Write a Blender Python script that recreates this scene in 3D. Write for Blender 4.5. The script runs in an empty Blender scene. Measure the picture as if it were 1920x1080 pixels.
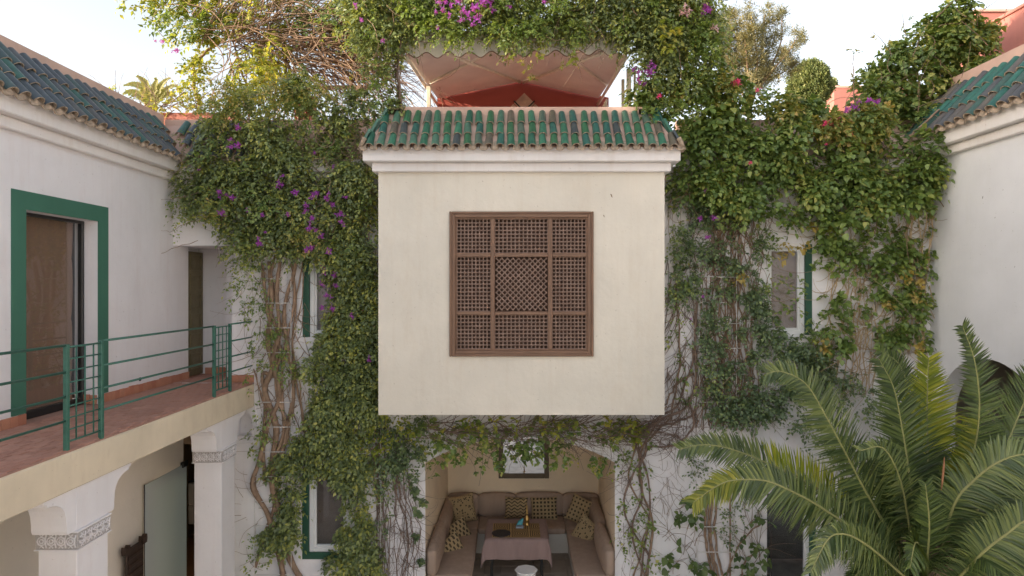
import bpy, math, random
import numpy as np
from mathutils import Vector, Matrix
random.seed(7); RNG = np.random.default_rng(7)
R = math.radians; PI = math.pi
scene = bpy.context.scene; COL = scene.collection
F = 1205.0; E = 5.12           # focal length in photo pixels, eye height in metres

# ------------------------------------------------------------------ camera, sky, sun, exposure
cd = bpy.data.cameras.new('camera'); cam = bpy.data.objects.new('camera', cd); COL.objects.link(cam)
cam.location = (0, 0, E); cam.rotation_euler = (R(90), 0, 0)
cd.sensor_width = 36; cd.lens = F / 1920 * 36; cd.clip_end = 3000; cd.clip_start = 0.05
scene.camera = cam
W = bpy.data.worlds.new('World'); scene.world = W; W.use_nodes = True
nt = W.node_tree; bgn = nt.nodes['Background']
SUN_EL, SUN_AZ = R(9), R(-112)   # azimuth measured from +Y towards +X
sk = nt.nodes.new('ShaderNodeTexSky'); sk.sky_type = 'NISHITA'; sk.sun_disc = False
sk.sun_elevation = SUN_EL; sk.sun_rotation = SUN_AZ; sk.air_density = 1.0; sk.dust_density = 1.2; sk.ozone_density = 1.0
hs = nt.nodes.new('ShaderNodeHueSaturation'); hs.inputs['Saturation'].default_value = 0.5; nt.links.new(sk.outputs[0], hs.inputs['Color'])
wt = nt.nodes.new('ShaderNodeMix'); wt.data_type = 'RGBA'; wt.blend_type = 'MULTIPLY'; wt.inputs[0].default_value = 1.0
nt.links.new(hs.outputs[0], wt.inputs[6]); wt.inputs[7].default_value = (1.055, 1.0, 0.985, 1)      # thin even haze, warm white balance
nt.links.new(wt.outputs[2], bgn.inputs[0]); bgn.inputs[1].default_value = 0.15
sl = bpy.data.lights.new('sun', 'SUN'); sl.energy = 2.4; sl.angle = R(0.6); sl.color = (1.0, 0.84, 0.64)
so = bpy.data.objects.new('sun', sl); COL.objects.link(so)
sd = Vector((math.sin(SUN_AZ) * math.cos(SUN_EL), math.cos(SUN_AZ) * math.cos(SUN_EL), math.sin(SUN_EL)))
so.rotation_euler = (-sd).to_track_quat('-Z', 'Y').to_euler(); so.location = (-20, 20, 20)
vs = scene.view_settings; vs.view_transform = 'Standard'; vs.look = 'None'; vs.gamma = 1.0; vs.use_curve_mapping = False
vs.exposure = 1.78
try:
    scene.cycles.max_bounces = 8; scene.cycles.diffuse_bounces = 5; scene.cycles.transparent_max_bounces = 12
except Exception: pass

# ------------------------------------------------------------------ helpers
def P(px, py, Y):               # a point of the place at depth Y, seen at a photo pixel
    return ((px - 960) / F * Y, Y, E - (py - 540) / F * Y)
def XZ(px, py, Y):
    p = P(px, py, Y); return p[0], p[2]
def YW(px, X):                  # depth of a point on a side wall x = X
    return X * F / (px - 960)

def empty(name, loc=(0, 0, 0), label=None, cat=None, group=None, rz=0):
    o = bpy.data.objects.new(name, None); COL.objects.link(o); o.location = loc; o.rotation_euler = (0, 0, rz)
    o.empty_display_size = 0.1
    if label: o['label'] = label
    if cat: o['category'] = cat
    if group: o['group'] = group
    return o
def link(name, me, parent=None, world=True, kind=None, label=None, cat=None, group=None):
    o = bpy.data.objects.new(name, me); COL.objects.link(o)
    if parent is not None:
        o.parent = parent
        if world:
            o.matrix_parent_inverse = wm(parent).inverted()
    if kind: o['kind'] = kind
    if label: o['label'] = label
    if cat: o['category'] = cat
    if group: o['group'] = group
    return o
def wm(o):
    m = o.matrix_basis.copy()
    if o.parent is not None: m = wm(o.parent) @ o.matrix_parent_inverse @ m
    return m

class MB:
    def __init__(s): s.v = []; s.f = []; s.m = []; s.sm = []
    def add(s, vs, fs, mi=0, smooth=False):
        b = len(s.v); s.v.extend([tuple(v) for v in vs])
        for f in fs: s.f.append(tuple(b + i for i in f)); s.m.append(mi); s.sm.append(smooth)
        return s
    def box(s, x0, x1, y0, y1, z0, z1, mi=0):
        if x0 > x1: x0, x1 = x1, x0
        if y0 > y1: y0, y1 = y1, y0
        if z0 > z1: z0, z1 = z1, z0
        v = [(x, y, z) for x in (x0, x1) for y in (y0, y1) for z in (z0, z1)]
        return s.add(v, [(0, 1, 3, 2), (4, 6, 7, 5), (0, 4, 5, 1), (2, 3, 7, 6), (0, 2, 6, 4), (1, 5, 7, 3)], mi)
    def bbox(s, x0, x1, y0, y1, z0, z1, c=0.006, mi=0):      # chamfered box
        if x0 > x1: x0, x1 = x1, x0
        if y0 > y1: y0, y1 = y1, y0
        if z0 > z1: z0, z1 = z1, z0
        c = min(c, (x1-x0)*.45, (y1-y0)*.45, (z1-z0)*.45)
        v = []; idx = {}
        for ix, (X, sx) in enumerate(((x0, 1), (x1, -1))):
            for iy, (Y, sy) in enumerate(((y0, 1), (y1, -1))):
                for iz, (Z, sz) in enumerate(((z0, 1), (z1, -1))):
                    idx[(ix, iy, iz, 0)] = len(v); v.append((X, Y + sy*c, Z + sz*c))
                    idx[(ix, iy, iz, 1)] = len(v); v.append((X + sx*c, Y, Z + sz*c))
                    idx[(ix, iy, iz, 2)] = len(v); v.append((X + sx*c, Y + sy*c, Z))
        f = []
        for i in (0, 1):
            f.append([idx[(i, a, b, 0)] for a, b in ((0, 0), (1, 0), (1, 1), (0, 1))])
            f.append([idx[(a, i, b, 1)] for a, b in ((0, 0), (1, 0), (1, 1), (0, 1))])
            f.append([idx[(a, b, i, 2)] for a, b in ((0, 0), (1, 0), (1, 1), (0, 1))])
        for a in (0, 1):
            for b in (0, 1):
                f.append([idx[(0, a, b, 1)], idx[(1, a, b, 1)], idx[(1, a, b, 2)], idx[(0, a, b, 2)]])
                f.append([idx[(a, 0, b, 0)], idx[(a, 1, b, 0)], idx[(a, 1, b, 2)], idx[(a, 0, b, 2)]])
                f.append([idx[(a, b, 0, 0)], idx[(a, b, 1, 0)], idx[(a, b, 1, 1)], idx[(a, b, 0, 1)]])
                for cc in (0, 1):
                    f.append([idx[(a, b, cc, k)] for k in (0, 1, 2)])
        return s.add(v, f, mi)
    def prism(s, poly, axis, a, b, mi=0):                     # polygon (2-D) extruded along an axis
        n = len(poly)
        def mk(p, t):
            if axis == 'y': return (p[0], t, p[1])
            if axis == 'x': return (t, p[0], p[1])
            return (p[0], p[1], t)
        v = [mk(p, a) for p in poly] + [mk(p, b) for p in poly]
        f = [tuple(range(n)), tuple(range(2*n-1, n-1, -1))] + [(i, (i+1) % n, n+(i+1) % n, n+i) for i in range(n)]
        return s.add(v, f, mi)
    def tube(s, pts, rad, n=6, mi=0, smooth=True, cap=True):
        pts = [Vector(p) for p in pts]; k = len(pts)
        if not hasattr(rad, '__len__'): rad = [rad]*k
        v = []; up = Vector((0.13, 0.21, 1)).normalized()
        for i, p in enumerate(pts):
            t = (pts[min(i+1, k-1)] - pts[max(i-1, 0)])
            t = t.normalized() if t.length > 1e-9 else Vector((0, 0, 1))
            a = t.cross(up)
            if a.length < 1e-3: a = t.cross(Vector((1, 0, 0)))
            a.normalize(); b = t.cross(a); up = b.cross(t) if False else up
            for j in range(n):
                q = 2*PI*j/n; v.append(p + a*(math.cos(q)*rad[i]) + b*(math.sin(q)*rad[i]))
        f = [(i*n+j, i*n+(j+1) % n, (i+1)*n+(j+1) % n, (i+1)*n+j) for i in range(k-1) for j in range(n)]
        if cap: f += [tuple(range(n-1, -1, -1)), tuple((k-1)*n+j for j in range(n))]
        return s.add(v, f, mi, smooth)
    def lathe(s, prof, c=(0, 0, 0), n=16, mi=0, smooth=True):
        v = [(c[0]+r*math.cos(2*PI*j/n), c[1]+r*math.sin(2*PI*j/n), c[2]+z) for r, z in prof for j in range(n)]
        k = len(prof)
        f = [(i*n+j, i*n+(j+1) % n, (i+1)*n+(j+1) % n, (i+1)*n+j) for i in range(k-1) for j in range(n)]
        f += [tuple(range(n-1, -1, -1)), tuple((k-1)*n+j for j in range(n))]
        return s.add(v, f, mi, smooth)
    def mesh(s, mats, name='m'):
        me = bpy.data.meshes.new(name); me.from_pydata(s.v, [], s.f)
        for m in (mats if isinstance(mats, (list, tuple)) else [mats]): me.materials.append(m)
        me.polygons.foreach_set('material_index', s.m); me.polygons.foreach_set('use_smooth', s.sm); me.update()
        return me
    def build(s, name, mats, parent=None, **k): return link(name, s.mesh(mats, name), parent, **k)

def np_mesh(name, V, Fc, mats, k=3, mi=None, smooth=False):
    me = bpy.data.meshes.new(name); V = np.asarray(V, np.float32); Fc = np.asarray(Fc, np.int32)
    me.vertices.add(len(V)); me.vertices.foreach_set('co', V.ravel())
    me.loops.add(Fc.size); me.loops.foreach_set('vertex_index', Fc.ravel())
    me.polygons.add(len(Fc)); me.polygons.foreach_set('loop_start', np.arange(0, Fc.size, k, dtype=np.int32))
    if mi is not None: me.polygons.foreach_set('material_index', np.asarray(mi, np.int32))
    if smooth: me.polygons.foreach_set('use_smooth', np.ones(len(Fc), bool))
    for m in (mats if isinstance(mats, (list, tuple)) else [mats]): me.materials.append(m)
    me.update(calc_edges=True); return me

# ------------------------------------------------------------------ materials
def newmat(name):
    m = bpy.data.materials.new(name); m.use_nodes = True
    n = m.node_tree.nodes; b = n['Principled BSDF']
    return m, m.node_tree, b
def ramp(t, stops, mode='LINEAR'):
    r = t.nodes.new('ShaderNodeValToRGB'); r.color_ramp.interpolation = mode
    el = r.color_ramp.elements
    while len(el) < len(stops): el.new(0.5)
    for e, (p, c) in zip(el, stops): e.position = p; e.color = (c[0], c[1], c[2], 1)
    return r
def noise(t, scale, detail=4, rough=0.55, vec=None, stretch=None):
    n = t.nodes.new('ShaderNodeTexNoise'); n.inputs['Scale'].default_value = scale
    n.inputs['Detail'].default_value = detail; n.inputs['Roughness'].default_value = rough
    if vec is None:
        g = t.nodes.new('ShaderNodeNewGeometry'); vec = g.outputs['Position']
    if stretch:
        mp = t.nodes.new('ShaderNodeMapping'); mp.inputs['Scale'].default_value = stretch
        t.links.new(vec, mp.inputs['Vector']); vec = mp.outputs[0]
    t.links.new(vec, n.inputs['Vector']); return n
def mixc(t, fac, a, b, mode='MIX'):
    m = t.nodes.new('ShaderNodeMix'); m.data_type = 'RGBA'; m.blend_type = mode
    for s, v in ((m.inputs[0], fac), (m.inputs[6], a), (m.inputs[7], b)):
        if hasattr(v, 'links') or hasattr(v, 'is_linked'): t.links.new(v, s)
        elif isinstance(v, (int, float)): s.default_value = v
        else: s.default_value = (*v[:3], 1)
    return m.outputs[2]
def math_(t, op, a, b=None):
    m = t.nodes.new('ShaderNodeMath'); m.operation = op
    for s, v in ((m.inputs[0], a), (m.inputs[1], b)):
        if v is None: continue
        if hasattr(v, 'is_linked'): t.links.new(v, s)
        else: s.default_value = v
    return m.outputs[0]
def bump(t, b, h, strength=0.3, dist=0.01):
    n = t.nodes.new('ShaderNodeBump'); n.inputs['Strength'].default_value = strength; n.inputs['Distance'].default_value = dist
    t.links.new(h, n.inputs['Height']); t.links.new(n.outputs[0], b.inputs['Normal'])
def plain(name, c, rough=0.6, var=0.12, scale=6, bs=0.15, metal=0.0, spec=None):
    m, t, b = newmat(name)
    n = noise(t, scale); d = tuple(x*(1-var) for x in c); l = tuple(min(1, x*(1+var)) for x in c)
    r = ramp(t, [(0.3, d), (0.7, l)]); t.links.new(n.outputs['Fac'], r.inputs[0]); t.links.new(r.outputs[0], b.inputs['Base Color'])
    b.inputs['Roughness'].default_value = rough; b.inputs['Metallic'].default_value = metal
    if bs: n2 = noise(t, scale*9, 3); bump(t, b, n2.outputs['Fac'], bs, 0.004)
    return m
def plaster(name, c, stain=(0.5, 0.42, 0.33), amt=0.25, bs=0.35, mottled=0.06, streak=0.0):
    m, t, b = newmat(name)
    n1 = noise(t, 0.9, 6, 0.6); d = tuple(x*(1-mottled) for x in c); l = tuple(min(1, x*(1+mottled)) for x in c)
    r = ramp(t, [(0.3, d), (0.7, l)]); t.links.new(n1.outputs['Fac'], r.inputs[0])
    n2 = noise(t, 2.3, 8, 0.7, stretch=(1, 1, 0.35))
    r2 = ramp(t, [(0.55, (0, 0, 0)), (0.8, (1, 1, 1))]); t.links.new(n2.outputs['Fac'], r2.inputs[0])
    f = math_(t, 'MULTIPLY', r2.outputs[0], amt)
    col = mixc(t, f, r.outputs[0], stain)
    if streak:
        n4 = noise(t, 3.0, 5, 0.6, stretch=(3.5, 3.5, 0.22)); r4 = ramp(t, [(0.5, (0, 0, 0)), (0.72, (1, 1, 1))])
        t.links.new(n4.outputs['Fac'], r4.inputs[0]); col = mixc(t, math_(t, 'MULTIPLY', r4.outputs[0], streak), col, stain)
    n5 = noise(t, 26, 2); r5 = ramp(t, [(0.72, (0, 0, 0)), (0.75, (1, 1, 1))]); t.links.new(n5.outputs['Fac'], r5.inputs[0])
    col = mixc(t, math_(t, 'MULTIPLY', r5.outputs[0], 0.35), col, tuple(x*0.5 for x in stain))
    t.links.new(col, b.inputs['Base Color']); b.inputs['Roughness'].default_value = 0.85
    n3 = noise(t, 14, 8, 0.6); n6 = noise(t, 1.6, 3)
    h = math_(t, 'ADD', n3.outputs['Fac'], math_(t, 'MULTIPLY', n6.outputs['Fac'], 2.5))
    bump(t, b, h, bs, 0.008)
    return m
M = {}
M['white'] = plaster('white_plaster', (0.84, 0.81, 0.82), (0.58, 0.42, 0.38), 0.22, streak=0.10)
M['white2'] = plaster('white_plaster_right', (0.79, 0.785, 0.80), (0.6, 0.58, 0.45), 0.12, streak=0.05)
M['cornice'] = plaster('cornice_plaster', (0.83, 0.79, 0.77), (0.5, 0.36, 0.26), 0.25, streak=0.12)
M['cream'] = plaster('cream_plaster', (0.76, 0.70, 0.60), (0.60, 0.48, 0.35), 0.35, mottled=0.08, bs=0.6, streak=0.14)
M['ochre'] = plaster('ochre_plaster', (0.76, 0.65, 0.49), (0.44, 0.30, 0.20), 0.5, mottled=0.12, streak=0.08)
M['tadelakt'] = plaster('alcove_plaster', (0.82, 0.68, 0.51), (0.55, 0.42, 0.29), 0.3, mottled=0.1)
M['red'] = plaster('red_plaster', (0.42, 0.10, 0.075), (0.25, 0.07, 0.05), 0.3, mottled=0.12)
M['pink'] = plaster('pink_plaster', (0.48, 0.19, 0.155), (0.35, 0.14, 0.11), 0.35, mottled=0.1, streak=0.15)
M['mortar'] = plaster('pink_mortar', (0.62, 0.42, 0.34), (0.3, 0.2, 0.16), 0.4, mottled=0.15)
M['green'] = plaster('green_paint', (0.055, 0.17, 0.115), (0.04, 0.12, 0.085), 0.3, mottled=0.1, bs=0.2)
M['green_dark'] = plain('dark_green_paint', (0.018, 0.085, 0.05), 0.5, 0.1)
M['rail'] = plain('green_metal', (0.045, 0.15, 0.11), 0.38, 0.15, 20, 0.1)
M['whiteframe'] = plain('white_frame', (0.78, 0.78, 0.78), 0.4, 0.04)
M['dark'] = plain('dark_frame', (0.02, 0.02, 0.02), 0.4, 0.1)
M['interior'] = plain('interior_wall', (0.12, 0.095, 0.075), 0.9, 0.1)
M['olive'] = plain('olive_door_paint', (0.17, 0.14, 0.075), 0.6, 0.15, 8)
M['linen'] = plain('linen', (0.62, 0.55, 0.45), 0.9, 0.1)
M['clay'] = plain('bare_clay', (0.42, 0.33, 0.25), 0.85, 0.35, 25, 0.3)
M['steel_white'] = plain('white_wire', (0.75, 0.72, 0.70), 0.5, 0.1)
M['canvas'] = plain('canvas_awning', (0.86, 0.80, 0.73), 0.9, 0.06, 3, 0.1)
M['canvas_trim'] = plain('canvas_trim', (0.28, 0.17, 0.12), 0.9, 0.1)
M['cream_wood'] = plain('cream_painted_wood', (0.84, 0.76, 0.62), 0.6, 0.12, 10)
M['brass'] = plain('brass', (0.55, 0.35, 0.12), 0.3, 0.1, 8, 0.05, 0.9)
M['counter'] = plain('pale_counter', (0.5, 0.45, 0.38), 0.5, 0.05)
M['blue'] = plain('blue_plastic', (0.02, 0.08, 0.3), 0.4, 0.05)
M['stone'] = plain('courtyard_stone', (0.30, 0.26, 0.22), 0.8, 0.25, 5, 0.3)

def wood(name, c1, c2, rough=0.5, stretch=(3, 3, 40), bs=0.25):
    m, t, b = newmat(name); n = noise(t, 1.0, 6, 0.6, stretch=stretch)
    r = ramp(t, [(0.3, c1), (0.7, c2)]); t.links.new(n.outputs['Fac'], r.inputs[0])
    n2 = noise(t, 4, 3); col = mixc(t, math_(t, 'MULTIPLY', n2.outputs['Fac'], 0.35), r.outputs[0], tuple(x*0.45 for x in c1))
    t.links.new(col, b.inputs['Base Color']); b.inputs['Roughness'].default_value = rough
    bump(t, b, n.outputs['Fac'], bs, 0.003); return m
M['wood_v'] = wood('stained_wood_upright', (0.16, 0.085, 0.05), (0.31, 0.175, 0.11), stretch=(30, 30, 2))
M['wood_h'] = wood('stained_wood_level', (0.16, 0.085, 0.05), (0.31, 0.175, 0.11), stretch=(2, 30, 30))
M['spindle'] = wood('turned_wood', (0.24, 0.15, 0.11), (0.38, 0.255, 0.195), stretch=(10, 10, 10))
M['darkwood'] = wood('carved_dark_wood', (0.03, 0.016, 0.01), (0.07, 0.035, 0.02), stretch=(20, 20, 4))

def glaze(name, stops, rough=0.28):
    m, t, b = newmat(name); oi = t.nodes.new('ShaderNodeObjectInfo')
    r = ramp(t, stops, 'CONSTANT'); t.links.new(oi.outputs['Random'], r.inputs[0])
    n = noise(t, 9, 5, 0.7); rr = ramp(t, [(0.35, (0.7, 0.7, 0.72)), (0.65, (1.1, 1.08, 1.0))]); t.links.new(n.outputs['Fac'], rr.inputs[0])
    c = mixc(t, 1.0, r.outputs[0], rr.outputs[0], 'MULTIPLY')
    n2 = noise(t, 30, 4, 0.8); r2 = ramp(t, [(0.60, (0, 0, 0)), (0.70, (1, 1, 1))]); t.links.new(n2.outputs['Fac'], r2.inputs[0])
    c = mixc(t, math_(t, 'MULTIPLY', r2.outputs[0], 0.55), c, (0.22, 0.17, 0.12))
    t.links.new(c, b.inputs['Base Color'])
    rg = ramp(t, [(0.4, (rough,)*3), (0.7, (rough+0.3,)*3)]); t.links.new(n2.outputs['Fac'], rg.inputs[0]); t.links.new(rg.outputs[0], b.inputs['Roughness'])
    bump(t, b, n.outputs['Fac'], 0.25, 0.006); return m
M['glaze_bay'] = glaze('green_glaze', [(0, (0.05, 0.175, 0.115)), (0.16, (0.06, 0.21, 0.14)), (0.32, (0.04, 0.15, 0.105)), (0.45, (0.09, 0.20, 0.15)), (0.56, (0.05, 0.165, 0.09)), (0.67, (0.10, 0.16, 0.13)), (0.76, (0.045, 0.15, 0.13)), (0.88, (0.15, 0.135, 0.11)), (0.94, (0.08, 0.10, 0.11))])
M['glaze_left'] = glaze('sky_tinted_glaze', [(0, (0.075, 0.095, 0.115)), (0.2, (0.065, 0.105, 0.11)), (0.38, (0.09, 0.10, 0.115)), (0.52, (0.05, 0.13, 0.115)), (0.66, (0.075, 0.11, 0.11)), (0.8, (0.07, 0.085, 0.105)), (0.9, (0.10, 0.105, 0.11))])  # green glaze with the sky's slate-blue reflection put into the colour
M['glaze_right'] = glaze('mixed_glaze', [(0, (0.04, 0.15, 0.125)), (0.22, (0.13, 0.12, 0.115)), (0.42, (0.06, 0.125, 0.11)), (0.56, (0.10, 0.105, 0.115)), (0.72, (0.045, 0.165, 0.135)), (0.84, (0.14, 0.125, 0.11))])
def terracotta(name, a, b_, wear):
    m, t, b = newmat(name); oi = t.nodes.new('ShaderNodeObjectInfo')
    r = ramp(t, [(0, a), (1, b_)]); t.links.new(oi.outputs['Random'], r.inputs[0])
    n = noise(t, 5, 6, 0.7); rr = ramp(t, [(0.4, (0, 0, 0)), (0.7, (1, 1, 1))]); t.links.new(n.outputs['Fac'], rr.inputs[0])
    c = mixc(t, math_(t, 'MULTIPLY', rr.outputs[0], 0.5), r.outputs[0], wear)
    t.links.new(c, b.inputs['Base Color']); b.inputs['Roughness'].default_value = 0.7
    n2 = noise(t, 40, 3); bump(t, b, n2.outputs['Fac'], 0.4, 0.003); return m
M['terra'] = terracotta('terracotta', (0.44, 0.22, 0.16), (0.55, 0.30, 0.225), (0.34, 0.18, 0.14))
M['terra_skirt'] = terracotta('skirting_terracotta', (0.50, 0.20, 0.12), (0.56, 0.27, 0.17), (0.36, 0.15, 0.10))

def leafmat(name, stops, trans=0.35, rough=0.5, big=0.5):
    m, t, b = newmat(name); g = t.nodes.new('ShaderNodeNewGeometry')
    n = noise(t, 1.7, 3)
    f = math_(t, 'ADD', math_(t, 'MULTIPLY', g.outputs['Random Per Island'], 1-big), math_(t, 'MULTIPLY', n.outputs['Fac'], big))
    r = ramp(t, stops); t.links.new(f, r.inputs[0])
    t.links.new(r.outputs[0], b.inputs['Base Color']); b.inputs['Roughness'].default_value = rough
    b.inputs['Specular IOR Level'].default_value = 0.6
    tr = t.nodes.new('ShaderNodeBsdfTranslucent')
    c2 = mixc(t, 1.0, r.outputs[0], (1.9, 1.75, 0.7), 'MULTIPLY'); t.links.new(c2, tr.inputs[0])
    mx = t.nodes.new('ShaderNodeMixShader'); mx.inputs[0].default_value = trans
    t.links.new(b.outputs[0], mx.inputs[1]); t.links.new(tr.outputs[0], mx.inputs[2])
    t.links.new(mx.outputs[0], t.nodes['Material Output'].inputs[0]); return m
M['leaf_dark'] = leafmat('dark_leaf', [(0.2, (0.086, 0.130, 0.066)), (0.5, (0.156, 0.218, 0.111)), (0.7, (0.234, 0.300, 0.122)), (0.85, (0.406, 0.437, 0.122))], 0.2, 0.42)
M['leaf_left'] = leafmat('left_leaf', [(0.2, (0.110, 0.149, 0.066)), (0.46, (0.205, 0.255, 0.114)), (0.64, (0.315, 0.361, 0.114)), (0.8, (0.573, 0.536, 0.133))], 0.25, 0.42)
M['leaf_mid'] = leafmat('mid_leaf', [(0.2, (0.086, 0.138, 0.044)), (0.46, (0.161, 0.241, 0.069)), (0.64, (0.253, 0.333, 0.092)), (0.82, (0.483, 0.460, 0.138))], 0.3, 0.45)
M['leaf_warm'] = leafmat('warm_leaf', [(0.2, (0.12, 0.17, 0.05)), (0.45, (0.22, 0.27, 0.08)), (0.62, (0.36, 0.34, 0.1)), (0.8, (0.55, 0.4, 0.16))], 0.4, 0.5)  # warm tones, also used to paint sunlight on the vine tops
M['leaf_yellow'] = leafmat('yellow_leaf', [(0.2, (0.14, 0.19, 0.03)), (0.5, (0.26, 0.30, 0.05)), (0.8, (0.48, 0.40, 0.09))], 0.4, 0.5)
M['leaf_back'] = leafmat('backlit_tint_leaf', [(0.2, (0.130, 0.182, 0.039)), (0.5, (0.260, 0.299, 0.065)), (0.75, (0.468, 0.442, 0.117))], 0.5, 0.5)  # glow of light through the leaves put into the base colour
M['cypress'] = leafmat('cypress_green', [(0.25, (0.075, 0.112, 0.030)), (0.6, (0.150, 0.180, 0.053)), (0.8, (0.255, 0.255, 0.075))], 0.15, 0.6)
M['conifer'] = leafmat('feathery_needles', [(0.25, (0.117, 0.130, 0.072)), (0.6, (0.221, 0.208, 0.104)), (0.8, (0.351, 0.299, 0.143))], 0.3, 0.6)
M['palm'] = leafmat('palm_green', [(0.25, (0.05, 0.08, 0.026)), (0.5, (0.085, 0.13, 0.042)), (0.8, (0.15, 0.20, 0.055))], 0.2, 0.38, 0.12)
M['palm_pale'] = leafmat('palm_pale_green', [(0.25, (0.06, 0.095, 0.033)), (0.5, (0.11, 0.155, 0.055)), (0.8, (0.20, 0.24, 0.075))], 0.2, 0.38, 0.12)
M['palm_yellow'] = leafmat('palm_yellow', [(0.25, (0.16, 0.21, 0.02)), (0.5, (0.27, 0.32, 0.03)), (0.8, (0.42, 0.42, 0.05))], 0.35, 0.4, 0.12)
M['palm_tip'] = leafmat('palm_tip_yellow', [(0.25, (0.11, 0.15, 0.02)), (0.5, (0.2, 0.24, 0.03)), (0.8, (0.34, 0.33, 0.05))], 0.35, 0.4, 0.12)
M['rachis'] = plain('palm_rachis', (0.27, 0.27, 0.10), 0.5, 0.15, 10)
M['bark'] = plain('vine_bark', (0.30, 0.20, 0.135), 0.85, 0.35, 12, 0.6)
M['bark_dark'] = plain('dark_twig', (0.22, 0.15, 0.115), 0.85, 0.3, 12, 0.4)
M['bark_pale'] = plain('pale_twig', (0.50, 0.37, 0.23), 0.8, 0.2, 12, 0.3)
M['petal'] = leafmat('purple_bract', [(0.2, (0.30, 0.05, 0.42)), (0.8, (0.50, 0.12, 0.62))], 0.4, 0.6)
M['petal_pink'] = leafmat('pink_bract', [(0.2, (0.65, 0.05, 0.22)), (0.8, (0.75, 0.15, 0.38))], 0.4, 0.6)
M['petal_pale'] = leafmat('pale_pink_flower', [(0.2, (0.65, 0.40, 0.60)), (0.8, (0.75, 0.55, 0.70))], 0.4, 0.6)

def curtain(name, c):
    m, t, b = newmat(name); n = noise(t, 1, 5, 0.6, stretch=(10, 10, 1.2)); n2 = noise(t, 300, 2, 0.5, stretch=(1, 1, 0.3))
    r = ramp(t, [(0.3, tuple(x*0.82 for x in c)), (0.7, c)]); t.links.new(n.outputs['Fac'], r.inputs[0])
    t.links.new(r.outputs[0], b.inputs['Base Color']); b.inputs['Roughness'].default_value = 0.9
    bump(t, b, n2.outputs['Fac'], 0.3, 0.002); return m
M['curtain'] = curtain('brown_blind', (0.25, 0.155, 0.105))
M['curtain_pale'] = curtain('taupe_blind', (0.30, 0.235, 0.20))
M['sofa'] = curtain('rose_brown_upholstery', (0.42, 0.305, 0.235))
M['cloth'] = curtain('mauve_tablecloth', (0.34, 0.235, 0.215))
def glassmat(name, tint=(1, 1, 1), f=0.10, rough=0.02):
    m, t, b = newmat(name); t.nodes.remove(b)
    tr = t.nodes.new('ShaderNodeBsdfTransparent'); tr.inputs[0].default_value = (*tint, 1)
    gl = t.nodes.new('ShaderNodeBsdfGlossy'); gl.inputs['Roughness'].default_value = rough; gl.inputs[0].default_value = (0.9, 0.95, 1, 1)
    lw_ = t.nodes.new('ShaderNodeLayerWeight'); lw_.inputs[0].default_value = 0.5
    k = math_(t, 'ADD', math_(t, 'MULTIPLY', math_(t, 'POWER', lw_.outputs['Facing'], 5.0), 0.9), 0.05)
    mx = t.nodes.new('ShaderNodeMixShader'); t.links.new(k, mx.inputs[0]); t.links.new(tr.outputs[0], mx.inputs[1]); t.links.new(gl.outputs[0], mx.inputs[2])
    t.links.new(mx.outputs[0], t.nodes['Material Output'].inputs[0]); return m
M['glass'] = glassmat('window_glass')
def frosted():
    m, t, b = newmat('frosted_glass'); b.inputs['Base Color'].default_value = (0.60, 0.64, 0.64, 1); b.inputs['Roughness'].default_value = 0.25
    tr = t.nodes.new('ShaderNodeBsdfTransparent'); tr.inputs[0].default_value = (0.7, 0.8, 0.75, 1)
    mx = t.nodes.new('ShaderNodeMixShader'); mx.inputs[0].default_value = 0.2
    t.links.new(b.outputs[0], mx.inputs[1]); t.links.new(tr.outputs[0], mx.inputs[2]); t.links.new(mx.outputs[0], t.nodes['Material Output'].inputs[0]); return m
M['frosted'] = frosted()
m, t, b = newmat('mirror_glass'); b.inputs['Base Color'].default_value = (0.85, 0.85, 0.85, 1); b.inputs['Metallic'].default_value = 1; b.inputs['Roughness'].default_value = 0.03; M['mirror'] = m
def carved():
    m, t, b = newmat('carved_plaster'); v = t.nodes.new('ShaderNodeTexVoronoi'); v.feature = 'DISTANCE_TO_EDGE'; v.inputs['Scale'].default_value = 38
    g = t.nodes.new('ShaderNodeNewGeometry'); t.links.new(g.outputs['Position'], v.inputs['Vector'])
    r = ramp(t, [(0.02, (0, 0, 0)), (0.14, (1, 1, 1))]); t.links.new(v.outputs['Distance'], r.inputs[0])
    b.inputs['Base Color'].default_value = (0.55, 0.51, 0.49, 1); b.inputs['Roughness'].default_value = 0.85
    bump(t, b, r.outputs[0], 0.7, 0.012); return m
M['carved'] = carved()
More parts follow.
